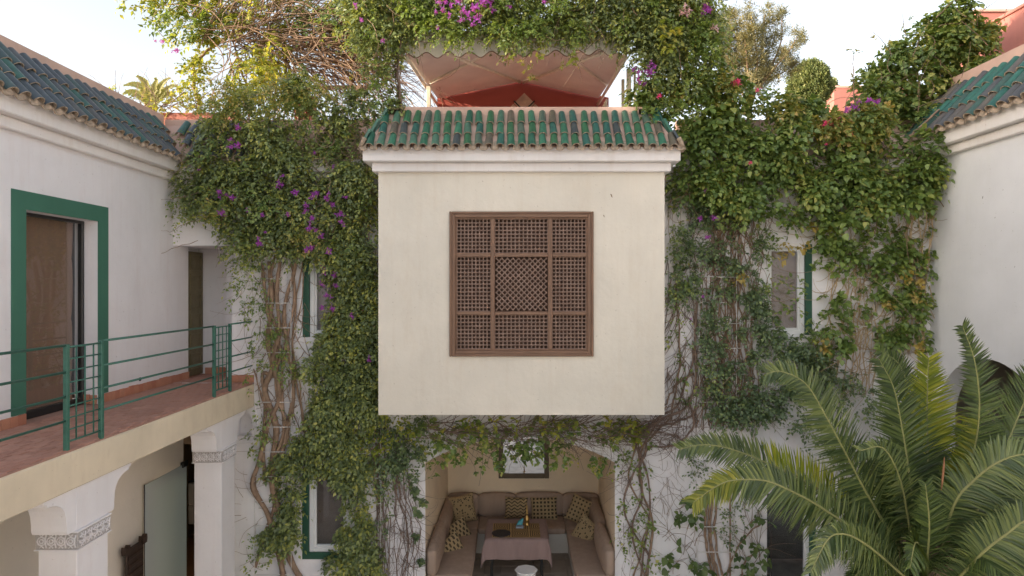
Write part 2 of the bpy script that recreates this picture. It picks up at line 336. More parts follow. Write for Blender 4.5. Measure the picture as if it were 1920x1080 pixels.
def pattern(name, kind, gold=(0.42, 0.31, 0.17), dark=(0.025, 0.018, 0.013)):
    m, t, b = newmat(name); tc = t.nodes.new('ShaderNodeTexCoord'); sp = t.nodes.new('ShaderNodeSeparateXYZ')
    wob = noise(t, 7, 2, vec=tc.outputs['Generated']); add = t.nodes.new('ShaderNodeMix'); add.data_type = 'VECTOR'; add.inputs[0].default_value = 0.06
    t.links.new(tc.outputs['Generated'], add.inputs[4]); t.links.new(wob.outputs['Color'], add.inputs[5]); t.links.new(add.outputs[1], sp.inputs[0])
    x, y = sp.outputs[0], sp.outputs[1]
    def sn(v, k, ph=0): return math_(t, 'SINE', math_(t, 'ADD', math_(t, 'MULTIPLY', v, k), ph))
    if kind == 'wave': h = math_(t, 'SINE', math_(t, 'ADD', math_(t, 'MULTIPLY', y, 45), math_(t, 'MULTIPLY', sn(x, 26), 1.6))); h = math_(t, 'GREATER_THAN', h, 0.5)
    elif kind == 'grid': h = math_(t, 'MULTIPLY', math_(t, 'GREATER_THAN', sn(x, 50), -0.2), math_(t, 'GREATER_THAN', sn(y, 44), -0.2))
    elif kind == 'dots': h = math_(t, 'GREATER_THAN', math_(t, 'MULTIPLY', sn(math_(t, 'ADD', x, y), 22), sn(math_(t, 'SUBTRACT', x, y), 22)), 0.45)
    elif kind == 'spots': h = math_(t, 'GREATER_THAN', math_(t, 'MULTIPLY', sn(x, 38), sn(y, 24)), 0.15)
    else:
        v = t.nodes.new('ShaderNodeTexVoronoi'); v.inputs['Scale'].default_value = 11; t.links.new(tc.outputs['Generated'], v.inputs['Vector'])
        h = math_(t, 'LESS_THAN', v.outputs['Distance'], 0.33)
    c = mixc(t, h, gold, dark); n = noise(t, 60, 3); c = mixc(t, math_(t, 'MULTIPLY', n.outputs['Fac'], 0.4), c, tuple(g*0.6 for g in gold))
    t.links.new(c, b.inputs['Base Color']); b.inputs['Roughness'].default_value = 0.95; bump(t, b, n.outputs['Fac'], 0.4, 0.003); return m
def matpattern():
    m, t, b = newmat('woven_mat_pattern'); tc = t.nodes.new('ShaderNodeTexCoord'); sp = t.nodes.new('ShaderNodeSeparateXYZ'); t.links.new(tc.outputs['Generated'], sp.inputs[0])
    x = math_(t, 'ABSOLUTE', math_(t, 'SUBTRACT', math_(t, 'FRACT', math_(t, 'MULTIPLY', sp.outputs[0], 2.6)), 0.5))
    y = math_(t, 'ABSOLUTE', math_(t, 'SUBTRACT', math_(t, 'FRACT', math_(t, 'MULTIPLY', sp.outputs[1], 2.0)), 0.5))
    mx = math_(t, 'MAXIMUM', x, y); s = math_(t, 'SINE', math_(t, 'MULTIPLY', mx, 62)); h = math_(t, 'GREATER_THAN', s, 0.1)
    c = mixc(t, h, (0.45, 0.29, 0.12), (0.05, 0.03, 0.018)); t.links.new(c, b.inputs['Base Color']); b.inputs['Roughness'].default_value = 0.9; return m
M['mat'] = matpattern()

# ------------------------------------------------------------------ the ground
g = MB(); g.box(-600, 600, -600, 600, -0.3, -0.02); g.build('ground', M['stone'], kind='structure')
g = MB(); g.box(-6.9, 6.7, -10.0, 10.3, -0.02, 0.0); g.build('courtyard_floor', plain('pale_paving', (0.66, 0.62, 0.56), 0.7, 0.2, 5, 0.3), kind='structure')

XL, XR, YF = -5.43, 6.70, 10.30       # left wing wall, right wing wall, main facade
FL = E - 1.52                          # level of the upper gallery

# ------------------------------------------------------------------ roof tiles
def tile_mesh(mat, L=0.33, r0=0.075, r1=0.058, name='roof_tile'):
    b = MB(); n = 8; ns = 3; th = 0.013; v = []
    for i in range(ns+1):
        y = L*i/ns; r = r0 + (r1-r0)*i/ns
        for j in range(n+1):
            q = PI*(j/n); v.append((math.cos(q)*r, y, math.sin(q)*r*1.02))
    f = [(i*(n+1)+j, i*(n+1)+j+1, (i+1)*(n+1)+j+1, (i+1)*(n+1)+j) for i in range(ns) for j in range(n)]
    b.add(v, f, 0, True)
    v = []
    for rr, yy in ((r0, 0), (r0+0.003, -0.004), (r0-th, -0.002), (r0-th, 0.09)):
        for j in range(n+1):
            q = PI*(j/n); v.append((math.cos(q)*rr, yy, math.sin(q)*rr))
    f = [(i*(n+1)+j, i*(n+1)+j+1, (i+1)*(n+1)+j+1, (i+1)*(n+1)+j) for i in range(3) for j in range(n)]
    b.add(v, f, 1, True)
    return b.mesh([mat, M['clay']], name)
def pan_mesh(name='pan_tile', L=0.2, r0=0.07):
    b = MB(); n = 8; v = []
    for rr, yy in ((r0, L), (r0, 0), (r0-0.014, 0), (r0-0.014, L)):
        for j in range(n+1):
            q = PI + PI*(j/n); v.append((math.cos(q)*rr, yy, math.sin(q)*rr*0.75))
    f = [(i*(n+1)+j, i*(n+1)+j+1, (i+1)*(n+1)+j+1, (i+1)*(n+1)+j) for i in range(3) for j in range(n)]
    b.add(v, f, 0, True); return b.mesh([M['clay']], name)
def place(name, me, parent, origin, ux, uy, uz, **k):
    o = bpy.data.objects.new(name, me); COL.objects.link(o); o.parent = parent
    m = Matrix(((ux[0], uy[0], uz[0], origin[0]), (ux[1], uy[1], uz[1], origin[1]), (ux[2], uy[2], uz[2], origin[2]), (0, 0, 0, 1)))
    o.matrix_basis = wm(parent).inverted() @ m
    for a, c in k.items(): o[a] = c
    return o
def lay_roof(parent, O, U, H, run, rise, rows, sp, tm, pm, lims, tiltmax=0.05):
    """O eave start, U unit along eave, H horizontal unit towards the ridge, lims(row)->(first, last) distance along U"""
    O = Vector(O); U = Vector(U); H = Vector(H); S = (H*run + Vector((0, 0, rise))); sl_ = S.length; S.normalize()
    N = U.cross(S); 
    if N.z < 0: N = -N
    for r in range(rows):
        a, b = lims(r); n = int(round((b-a)/sp))
        for i in range(n):
            d = a + (i+0.5)*sp + random.uniform(-.008, .008)
            ang = -0.045 + random.uniform(-0.02, 0.02); yaw = random.uniform(-.05, .05)
            S2 = (S*math.cos(ang) - N*math.sin(-ang)*-1).normalized() if False else (S*math.cos(ang) + N*math.sin(ang)).normalized()
            U2 = (U + S2*yaw).normalized(); N2 = U2.cross(S2)
            if N2.z < 0: U2 = -U2; N2 = U2.cross(S2)
            S2 = N2.cross(U2)
            o = O + U*d + S*(sl_/rows*r - 0.03 + random.uniform(-.012, .012)) + N*(0.028)
            place('roof_tile', tm, parent, o, U2, S2, N2)
        if r == 0:
            for i in range(n+1):
                d = a + i*sp + random.uniform(-.004, .004)
                U2 = U; N2 = U2.cross(S)
                if N2.z < 0: U2 = -U; N2 = U2.cross(S)
                place('pan_tile', pm, parent, O + U*d - S*(0.075+random.uniform(0, .016)) + N*0.05, U2, S, N2)

# ------------------------------------------------------------------ main facade (white, behind the vines)
fac = empty('house_facade', (0, YF, 0), 'white rendered main facade behind the vines, with windows on two floors', 'building')
AX0, AX1 = -1.39, 1.65                # alcove opening
AZS, AZP = E - 2.80, E - 2.39         # springing and crown
def arch_pts(x0, x1, zs, zp, n=24):
    c = (x0+x1)/2; h = (x1-x0)/2; s = zp-zs; Rr = (h*h+s*s)/(2*s); out = []
    for i in range(n+1):
        x = x0 + (x1-x0)*i/n; out.append((x, zs + math.sqrt(max(0, Rr*Rr-(x-c)**2)) - (Rr-s)))
    return out
# windows: opening rectangles on the facade (x0,x1,z0,z1)
wUL = (XZ(568, 0, YF)[0], XZ(656, 0, YF)[0], E-(632-540)/F*YF, E-(462-540)/F*YF)
wLL = (XZ(567, 0, YF)[0], XZ(655, 0, YF)[0], E-(1048-540)/F*YF, E-(880-540)/F*YF)
wUR = (XZ(1436, 0, YF)[0], XZ(1522, 0, YF)[0], E-(628-540)/F*YF, E-(458-540)/F*YF)
wLR = (XZ(1438, 0, YF)[0], XZ(1529, 0, YF)[0], 0.02, E-(925-540)/F*YF)
PX0, PX1, PZ0, PZ1 = -6.2, XZ(435, 0, YF)[0], FL, E+0.68     # passage beside the gallery
GX1 = -4.52                                                   # opening at the end of the lower gallery
FT = E+1.95
def slab_with_holes(b, x0, x1, z0, z1, holes, y0, y1):
    xs = sorted({x0, x1, *[h[0] for h in holes], *[h[1] for h in holes]}); 
    for a, c in zip(xs[:-1], xs[1:]):
        if a < x0-1e-6 or c > x1+1e-6: continue
        hs = sorted([h for h in holes if h[0] <= a+1e-6 and h[1] >= c-1e-6], key=lambda h: h[2]); z = z0
        for h in hs:
            if h[2] > z+1e-6: b.box(a, c, y0, y1, z, h[2])
            z = h[3]
        if z < z1: b.box(a, c, y0, y1, z, z1)
b = MB()
NX0, NX1, NZ0, NZ1 = XZ(444, 0, YF)[0], XZ(473, 0, YF)[0], E-(817-540)/F*YF, E-(786-540)/F*YF
slab_with_holes(b, XL-0.35, AX0, 0, FT, [wUL, wLL, (-7, PX1, PZ0, PZ1), (-7, GX1, 0, E-2.33), (-7, XL, E-2.33, PZ0), (NX0, NX1, NZ0, NZ1+0.14)], YF, YF+0.3)
slab_with_holes(b, AX1, XR+0.05, 0, FT, [wUR, wLR], YF, YF+0.3)
ap = arch_pts(AX0, AX1, AZS, AZP)
b.prism(ap + [(AX1, FT), (AX0, FT)], 'y', YF, YF+0.3)
# niche spandrel and back
na = [(NX0 + (NX1-NX0)*i/12, NZ1 + math.sin(PI*i/12)*0.115) for i in range(13)]
b.prism(na + [(NX1, NZ1+0.14), (NX0, NZ1+0.14)], 'y', YF, YF+0.05)
b.box(NX0-.02, NX1+.02, YF+0.14, YF+0.2, NZ0-.02, NZ1+.2)
b.build('wall', M['white'], fac)
b = MB(); b.bbox(NX0-0.05, NX1+0.06, YF-0.025, YF-0.001, NZ0-0.05, NZ0-0.015, .006); b.bbox(NX0-0.05, NX1+0.06, YF-0.018, YF-0.001, NZ0-0.13, NZ0-0.10, .006)
b.bbox(NX1+0.045, NX1+0.09, YF-0.02, YF-0.001, NZ0-0.01, NZ1+0.2, .006)
b.build('moulding', M['white'], fac)
b = MB(); b.box(PX1-0.04, PX1-0.002, YF+0.1, YF+0.16, FL, PZ1); b.build('door_frame', M['olive'], fac)
# inner mass of the house beyond, holding the roof terrace
b = MB(); b.box(-7.5, 9.5, 13.9, 22, 0, FT-0.06); b.box(-7.5, 9.5, YF+0.302, 13.9, FT-0.2, FT-0.06); b.build('roof_terrace', M['pink'], kind='structure')

def facade_window(w, band_l, band_b, band_r, band_t, parent, sill=False, curtain_=None, frameside=0.075):
    x0, x1, z0, z1 = w
    win = MB(); t_ = 0.10
    g_ = MB()
    if band_l: g_.box(x0, x0+t_, YF-0.012, YF+0.13, z0, z1)
    if band_r: g_.box(x1-t_, x1, YF-0.012, YF+0.13, z0, z1)
    if band_b: g_.box(x0+(t_ if band_l else 0), x1-(t_ if band_r else 0), YF-0.012, YF+0.13, z0, z0+t_)
    gb = g_.build('window_band', M['green_dark'], parent) if g_.v else None
    a0 = x0+(t_ if band_l else 0); a1 = x1-(t_ if band_r else 0); c0 = z0+(t_ if band_b else 0); c1 = z1
    fr = MB(); s = frameside; y0, y1 = YF+0.03, YF+0.10
    for (p, q, r_, u) in ((a0, a0+s, c0, c1), (a1-s, a1, c0, c1), (a0+s, a1-s, c0, c0+s), (a0+s, a1-s, c1-s, c1)): fr.bbox(p, q, y0, y1, r_, u, .008)
    s2 = s+0.035
    for (p, q, r_, u) in ((a0+s, a0+s2, c0+s, c1-s), (a1-s2, a1-s, c0+s, c1-s), (a0+s2, a1-s2, c0+s, c0+s2), (a0+s2, a1-s2, c1-s2, c1-s)): fr.bbox(p, q, y0+.015, y1-.01, r_, u, .005)
    f_ = fr.build('window', M['whiteframe'], parent)
    pn = MB(); pn.box(a0+s2, a1-s2, YF+0.07, YF+0.076, c0+s2, c1-s2); pn.build('pane', M['glass'], f_)
    cu = MB(); N = 24
    zs = [c0+0.02+(c1-c0-0.04)*k/N for k in range(N+1)]
    vv = []; 
    for k, z in enumerate(zs):
        d = 0.012*math.sin(k*PI/3.0)
        vv += [(a0+0.02, YF+0.16+d, z), (a1-0.02, YF+0.16+d*0.6, z)]
    cu.add(vv, [(2*k, 2*k+1, 2*k+3, 2*k+2) for k in range(N)], 0, True); cu.build('blind', curtain_ or M['curtain_pale'], f_)
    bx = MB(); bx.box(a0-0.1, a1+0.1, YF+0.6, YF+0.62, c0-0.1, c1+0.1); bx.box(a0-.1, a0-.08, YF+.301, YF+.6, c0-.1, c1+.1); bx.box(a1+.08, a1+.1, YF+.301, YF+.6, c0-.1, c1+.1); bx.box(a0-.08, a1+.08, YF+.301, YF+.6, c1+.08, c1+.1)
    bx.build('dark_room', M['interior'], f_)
facade_window(wUL, True, False, False, False, fac)
facade_window(wLL, True, True, False, False, fac, curtain_=plain('dim_brown_blind', (0.10, 0.075, 0.06), 0.9))
facade_window(wUR, False, False, True, False, fac)
# lower right glazed door
x0, x1, z0, z1 = wLR
g_ = MB(); g_.box(x1-0.085, x1, YF-0.012, YF+0.13, z0, z1); g_.build('window_band', M['green_dark'], fac)
fr = MB(); fr.bbox(x1-0.16, x1-0.085, YF+0.03, YF+0.10, z0, z1, .008); d_ = fr.build('glazed_door', M['whiteframe'], fac)
pn = MB(); pn.box(x0, x1-0.16, YF+0.07, YF+0.076, z0, z1); pn.build('pane', M['glass'], d_)
bx = MB(); bx.box(x0-0.3, x1+0.8, YF+1.8, YF+1.84, z0, z1+.2); bx.box(x0-.3, x0-.28, YF+.301, YF+1.8, z0, z1+.2); bx.box(x1+.8, x1+.82, YF+.301, YF+1.8, z0, z1+.2); bx.box(x0-.28, x1+.8, YF+.301, YF+1.8, z1+.18, z1+.2)
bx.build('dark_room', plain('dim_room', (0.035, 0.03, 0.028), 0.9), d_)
bx = MB(); bx.bbox(x0+0.1, x1+0.2, YF+0.9, YF+1.5, z0+1.35, z0+1.4, .01); bx.box(x0+.2, x0+.24, YF+1.2, YF+1.24, 0, z0+1.35); bx.box(x0+.45, x0+.49, YF+1.0, YF+1.04, 0, z0+1.35); bx.build('inside_table', M['darkwood'], d_)
b = MB()
for k, (py) in enumerate((472,)): 
    b.box(wUR[0]-0.04, wUR[1]-0.12, YF-0.03, YF+0.03, E-(464-540)/F*YF, E-(456-540)/F*YF)
b.build('window_lintel', M['cornice'], fac)

# cornice and tiled roof of the facade
def cornice(name, parent, segs):
    for s in segs: b = MB(); b.bbox(*s, .012); b.build(name, M['cornice'], parent)
EZ = E + 2.03
cornice('cornice', fac, [(XL+0.19, -2.3, YF-0.19, YF+0.5, E+1.83, E+2.04), (XL+0.08, -2.3, YF-0.08, YF+0.5, E+1.70, E+1.828),
                         (2.7, XR-0.195, YF-0.19, YF+0.5, E+1.83, E+2.04), (2.7, XR-.085, YF-0.08, YF+0.5, E+1.70, E+1.828)])
def bed(parent, O, U, H, run, rise, a, b_, a2=None, b2=None, cap=0.10):
    O = Vector(O); U = Vector(U); H = Vector(H); Z = Vector((0, 0, 1)); a2 = a if a2 is None else a2; b2 = b_ if b2 is None else b2
    p = [O+U*a, O+U*b_, O+U*b2+H*run+Z*rise, O+U*a2+H*run+Z*rise]
    q = [O+U*a2+H*run+Z*(rise+cap), O+U*b2+H*run+Z*(rise+cap), O+U*b2+H*(run+0.22)+Z*(rise+cap), O+U*a2+H*(run+0.22)+Z*(rise+cap)]
    low = [v - Z*0.5 for v in (O+U*a2+H*(run+0.22)+Z*0, O+U*b2+H*(run+0.22)+Z*0)]
    m_ = MB(); m_.add(p+q+low, [(0, 1, 2, 3), (3, 2, 5, 4), (4, 5, 6, 7), (7, 6, 9, 8), (0, 3, 4, 7, 8), (1, 9, 6, 5, 2)])
    return m_.build('roof_bed', M['mortar'], parent)
tmL = tile_mesh(M['glaze_left'], 0.34, 0.072, 0.057); pm = pan_mesh(r0=0.075)
tmB = tile_mesh(M['glaze_bay'], 0.31, 0.060, 0.047); pmB = pan_mesh(r0=0.064)
tmR = tile_mesh(M['glaze_right'], 0.40, 0.083, 0.066); pmR = pan_mesh(r0=0.085)
bed(fac, (-5.2, YF-0.20, EZ), (1, 0, 0), (0, 1, 0), 0.55, 0.66, 0, 3.0, -0.55, 3.0)
bed(fac, (2.75, YF-0.20, EZ), (1, 0, 0), (0, 1, 0), 0.55, 0.66, 0, 4.2)
lay_roof(fac, (-5.2, YF-0.22, EZ), (1, 0, 0), (0, 1, 0), 0.55, 0.66, 3, 0.183, tmL, pm, lambda r: (-0.18*r+.09, 1.46))

# ------------------------------------------------------------------ left wing
lw = empty('house_wing', (XL, 5, 0), 'white wing on the left with green framed glass door and arcaded gallery', 'building')
dY0, dY1, dZ1 = YW(47, XL), YW(183, XL), E+0.874
b = MB()
b.box(XL-0.3, XL, -4, dY0, FL, E+2.0); b.box(XL-0.3, XL, dY0, dY1, dZ1, E+2.0); b.box(XL-0.3, XL, dY1, 10.78, FL, E+2.0)
b.box(XL-0.3, XL, 10.78, 11.5, PZ1+.0, E+2.0) 
b.build('wall', M['white'], lw)
b = MB(); b.box(XL-0.3, XL, -4, 9.55, 0, FL-0.385); b.box(XL-0.3, XL, 9.55, 10.62, E-2.97, FL-0.385); b.build('lower_wall', plaster('gallery_plaster', (0.80, 0.72, 0.62), (0.62, 0.54, 0.45), 0.2), lw)
# passage beyond the facade plane
b = MB(); b.box(XL-0.3, -4.0, 11.36, 11.5, FL, PZ1+.1); b.box(XL-0.02, -4.0, YF+0.301, 11.36, PZ1+0.001, PZ1+.1); b.box(-4.85, -4.70, YF+.62, 11.36, FL, PZ1); b.box(PX1, PX1+.1, YF+.301, 11.36, FL-.1, PZ1+.1)
b.box(XL-.3, XL-.12, 10.78, 11.36, FL, PZ1)
b.build('passage_wall', M['white'], lw)
# green band round the glass door
bd = 0.205; o0, o1 = dY0-bd, dY1+bd; BT = FL+0.125
b = MB(); b.box(XL+0.001, XL+0.014, o0, dY0, BT, dZ1+bd); b.box(XL+0.001, XL+0.014, dY1, o1, BT, dZ1+bd); b.box(XL+0.001, XL+0.014, dY0, dY1, dZ1, dZ1+bd)
b.build('door_surround', M['green'], lw)
gd = MB(); xg = XL-0.20
gd.bbox(xg-.03, xg+.03, dY1-0.05, dY1-0.002, FL, dZ1, .006); gd.bbox(xg-.03, xg+.03, dY0+.002, dY0+0.05, FL, dZ1, .006); gd.bbox(xg-.03, xg+.03, dY0+.05, dY1-.05, FL, FL+0.09, .006); gd.bbox(xg-.03, xg+.03, dY0+.05, dY1-.05, dZ1-.035, dZ1, .006)
gdo = gd.build('glass_door', M['dark'], lw)
pn = MB(); pn.box(xg-.004, xg+.002, dY0+.05, dY1-.05, FL+.09, dZ1-.035); pn.build('pane', M['glass'], gdo)
cu = MB(); vv = []; N = 90; K = 14
for i in range(N+1):
    for k in range(K+1):
        z = FL+0.03 + (dZ1-0.03-FL-0.03)*i/N; y = dY0+0.02+(dY1-dY0-0.09)*k/K
        fold = 0.04*abs(math.sin(PI*(z-FL-0.35)/0.78))**0.3 + 0.004*math.sin(k*0.9+z*1.2)
        vv.append((xg-0.09+fold*0.8-0.02, y, z))
cu.add(vv, [(i*(K+1)+k, i*(K+1)+k+1, (i+1)*(K+1)+k+1, (i+1)*(K+1)+k) for i in range(N) for k in range(K)], 0, True)
cu.build('blind', M['curtain'], gdo)
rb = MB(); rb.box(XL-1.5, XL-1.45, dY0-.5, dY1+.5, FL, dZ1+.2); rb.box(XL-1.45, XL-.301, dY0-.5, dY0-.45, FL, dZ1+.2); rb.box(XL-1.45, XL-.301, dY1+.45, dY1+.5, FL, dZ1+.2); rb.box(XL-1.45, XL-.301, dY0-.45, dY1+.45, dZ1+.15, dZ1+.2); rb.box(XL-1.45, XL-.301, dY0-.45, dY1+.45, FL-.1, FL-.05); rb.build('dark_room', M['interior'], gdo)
# olive panelled door in the passage
dr = MB(); dx = XL-0.035; y0, y1 = 10.79, 11.34; z0, z1 = FL+0.02, E+0.62
dr.bbox(dx-.03, dx+.012, y0, y1, z0, z1, .004)
door = dr.build('panelled_door', M['olive'], lw)
for i in range(6):
    a = z0+0.10+i*0.34; dp = MB()
    for (p, q, r_, u) in ((y0+.09, y1-.09, a, a+.02), (y0+.09, y1-.09, a+.26, a+.28), (y0+.09, y0+.11, a+.02, a+.26), (y1-.11, y1-.09, a+.02, a+.26)): dp.box(dx+.0125, dx+.03, p, q, r_, u)
    dp.bbox(dx+.0125, dx+.022, y0+.15, y1-.15, a+.06, a+.22, .006)
    dp.build('door_panel', M['olive'], door)
# skirting tiles
sk_m = {}
def skirt(parent, a, c, fixed, axis, side, z0, h=0.12, n_w=0.115, over=0.02):
    n = max(1, int(round((c-a)/n_w))); w = (c-a)/n
    for i in range(n):
        hh = h + random.uniform(-.008, .006); q = MB()
        if axis == 'y': q.bbox(fixed, fixed+side*over, a+i*w+.003, a+(i+1)*w-.003, z0, z0+hh, .004)
        else: q.bbox(a+i*w+.003, a+(i+1)*w-.003, fixed, fixed+side*over, z0, z0+hh, .004)
        q.build('skirting_tile', M['terra_skirt'], parent)
skirt(lw, 5.2, dY0, XL+0.001, 'y', 1, FL+.004); skirt(lw, dY1, 10.78, XL+0.001, 'y', 1, FL+.004)
skirt(lw, XL-0.18, XL, dY1-0.001, 'x', -1, FL+.004); skirt(lw, XL+.01, -4.71, 11.355, 'x', -1, FL+.004); skirt(lw, PX1, -4.13, YF-0.001, 'x', -1, FL+.004)
# gallery slab
b = MB(); b.bbox(XL+.001, -4.12, -4, YF-0.002, FL-0.375, FL-0.016, .012); b.box(XL-0.3, XL, -4, 11.36, FL-0.375, FL-0.016); b.box(XL+.001, -4.0, YF+.31, 11.5, FL-0.375, FL-0.016)
b.build('gallery_slab', M['ochre'], lw)
b = MB(); b.box(XL-0.2, -4.135, 3.0, YF-0.005, FL-0.0155, FL-0.004); b.box(XL-.2, PX1, YF-.005, 11.36, FL-0.0155, FL-0.004); b.build('mortar_bed', plain('grey_mortar', (0.42, 0.24, 0.18), 0.9), lw)
# floor tiles
tiles = []
tw, tl = 0.104, 0.138
row = 0; y = 5.0
while y < YF-0.06:
    off = (row % 2)*tw*0.5; x = XL + 0.02 - off
    while x < -4.14:
        x0 = max(x, XL+0.02); x1 = min(x+tw, -4.135)
        if x1-x0 > 0.03: tiles.append((x0, x1, y, min(y+tl, YF-.006)))
        x += tw
    y += tl; row += 1
y = YF+.01; row = 0
while y < 11.3:
    x = XL-.1-(row % 2)*tw*.5
    while x < PX1-.02: tiles.append((x, min(x+tw, PX1-.004), y, y+tl)); x += tw
    y += tl; row += 1
base = {}
stf = MB()
for i, (x0, x1, ya, yb) in enumerate(tiles):
    dz = random.uniform(-.004, .003)
    if i < 296:
        key = (round(x1-x0, 3), round(yb-ya, 3))
        if key not in base:
            q = MB(); q.bbox(-(x1-x0)/2+.003, (x1-x0)/2-.003, -(yb-ya)/2+.003, (yb-ya)/2-.003, -.012, .008, .004); base[key] = q.mesh([M['terra']], 'floor_tile')
        o = bpy.data.objects.new('floor_tile', base[key]); COL.objects.link(o); o.parent = lw
        o.matrix_basis = wm(lw).inverted() @ Matrix.Translation(((x0+x1)/2, (ya+yb)/2, FL+dz)) @ Matrix.Rotation(random.uniform(-.02, .02), 4, 'X') @ Matrix.Rotation(random.uniform(-.02, .02), 4, 'Y') @ Matrix.Rotation(random.uniform(-.02, .02), 4, 'Z')
    else: stf.bbox(x0+.003, x1-.003, ya+.003, yb-.003, FL-.012+dz, FL+.007+dz, .003)
stf.build('far_floor_tiles', terracotta('terracotta_far', (0.48, 0.245, 0.18), (0.50, 0.26, 0.19), (0.38, 0.20, 0.155)), lw, kind='stuff')
# socket on wall
q = MB(); q.lathe([(0.0, 0), (0.028, 0), (0.028, 0.012), (0.012, 0.02), (0, 0.02)], n=12); me = q.mesh([M['dark']])
place('wall_socket', me, lw, (XL, YW(262, XL), E-171*YW(262, XL)/F), (0, 1, 0), (0, 0, 1), (1, 0, 0))
# columns and brackets of the arcade
XC = -4.15
def column(Y0, Y1, W_, far=True, near=True):
    b = MB(); ZC0, ZC1 = E-2.49, E-2.33; zt = FL-0.376
    b.bbox(XC-W_, XC, Y0, Y1, 0, ZC0, .006); b.bbox(XC-W_+.01, XC-.01, Y0+.01, Y1-.01, ZC1, zt, .004)
    c = b.build('column', M['white'], lw)
    q = MB(); q.bbox(XC-W_-.018, XC+.018, Y0-.018, Y1+.018, ZC0+.001, ZC1-.001, .006); q.build('capital', M['carved'], c)
    q = MB(); zc = (ZC0+ZC1)/2
    def scroll(cf, n_, w_):
        for i in range(n_):
            u = (i+.5)*w_/n_; rr = min(w_/n_*.44, .052)
            q.tube([cf(u+rr*math.cos(k*PI/4), zc+rr*math.sin(k*PI/4)) for k in range(9)], .008, 4)
            q.tube([cf(u+rr*.5*math.cos(k*PI/3), zc+rr*.5*math.sin(k*PI/3)) for k in range(7)], .007, 4)
            q.tube([cf(u+w_/n_/2, zc-.06), cf(u+w_/n_/2-.012, zc), cf(u+w_/n_/2, zc+.06)], .008, 4); q.tube([cf(u-.02, zc+.065), cf(u, zc+.045), cf(u+.02, zc+.065)], .006, 4); q.tube([cf(u-.02, zc-.065), cf(u, zc-.045), cf(u+.02, zc-.065)], .006, 4)
    scroll(lambda u, z: (XC-W_+u, Y0-.02, z), 4, W_); scroll(lambda u, z: (XC+.02, Y0+u, z), 5, Y1-Y0); q.build('relief', M['white'], c, kind='stuff')
    q = MB(); q.bbox(XC-W_-.026, XC+.026, Y0-.026, Y1+.026, ZC0-.012, ZC0, .003); q.bbox(XC-W_-.026, XC+.026, Y0-.026, Y1+.026, ZC1, ZC1+.014, .003); q.build('capital_moulding', M['white'], c)
    prof = [(0, ZC1+.016), (.12, ZC1+.016), (.135, ZC1+.05), (.135, ZC1+.10), (.145, ZC1+.19), (.165, ZC1+.25), (.205, ZC1+.30), (.26, ZC1+.335), (.32, ZC1+.355), (.39, ZC1+.362), (.39, ZC1+.385), (.43, ZC1+.395), (.43, zt), (0, zt)]
    for sgn, y, on in ((-1, Y0+.01, near), (1, Y1-.01, far)):
        if not on: continue
        q = MB(); pl = [(y+sgn*d, z) for d, z in prof]; q.prism(pl, 'x', XC-W_+.025, XC-.012); q.build('bracket', M['white'], c)
column(6.13, 6.60, 0.37); column(9.18, 9.62, 0.39, True, True); column(3.08, 3.55, 0.37)
# kitchen seen past the end of the gallery
b = MB(); yk = 10.62
b.box(-6.6, -5.58, yk, yk+.1, 0, FL-.4); b.box(-6.6, -3.2, 13.4, 13.5, 0, FL-.4); b.box(-6.7, -6.6, yk, 13.4, 0, FL-.4); b.box(-3.3, -3.2, yk, 13.4, 0, FL-.4)
b.box(-5.58, -4.4, yk, yk+.1, E-2.33-.25, FL-.4)
b.box(-6.6, -3.3, yk+.1, 13.4, FL-.5, FL-.4)
b.build('kitchen_wall', plain('tan_wall', (0.26, 0.17, 0.10), 0.9), lw)
b = MB(); b.box(-6.6, -3.3, yk, 13.4, 0.001, 0.02); b.build('kitchen_floor', plain('kitchen_floor', (0.34, 0.16, 0.07), 0.5), lw)
kc = MB(); kc.bbox(-6.3, -4.6, 12.5, 13.3, 0.9, 1.32, .01); kc.bbox(-6.3, -4.6, 12.5, 13.3, 0.52, 0.89, .01); ko = kc.build('kitchen_counter', M['counter'], lw)
kc = MB(); kc.box(-6.2, -4.7, 12.6, 13.3, 0.02, 0.51); kc.box(-6.3, -4.6, 12.52, 12.9, 1.33, 1.36); kc.box(-6.3, -4.6, 13.0, 13.3, 1.37, 2.6); kc.build('kitchen_cabinet', M['dark'], lw)
for z in (1.75, 2.1):
    q = MB(); q.box(-6.3, -4.6, 12.7, 12.99, z, z+.03); q.build('kitchen_shelf', M['darkwood'], lw)
JL = ['%s jar, %s on the %s shelf of the dark kitchen' % (('brown', 'grey', 'black')[i % 3], ('leftmost', 'second', 'third', 'middle', 'rightmost')[i//2], ('lower', 'upper')[i % 2]) for i in range(9)]
for i in range(9):
    q = MB(); q.lathe([(0.0, 0), (.05, 0), (.06, .08), (.03, .16), (.035, .2), (0, .2)], (-6.1+i*.16, 12.75, 1.361 + (0.42 if i % 2 else 0)), 10)
    o = q.build('kitchen_jar', plain('jar_%d' % i, [(0.25, 0.12, 0.06), (0.4, 0.35, 0.3), (0.05, 0.04, 0.04)][i % 3], 0.4), None); o['label'] = JL[i]; o['category'] = 'jar'; o['group'] = 'jars on the kitchen shelf'
bn = empty('waste_bin', (-5.42, 11.4, .02), 'bin with blue rim on the kitchen floor beyond the gallery', 'bin')
q = MB(); q.lathe([(0.0, .02), (.11, .02), (.14, .45), (.0, .45)], (-5.42, 11.4, 0.0), 18); q.build('bin_body', plain('bin_grey', (0.08, 0.07, 0.07), 0.5), bn)
q = MB(); q.lathe([(0.141, .44), (.158, .44), (.158, .5), (.13, .51), (.13, .45)], (-5.42, 11.4, 0.0), 18); q.build('rim', M['blue'], bn)
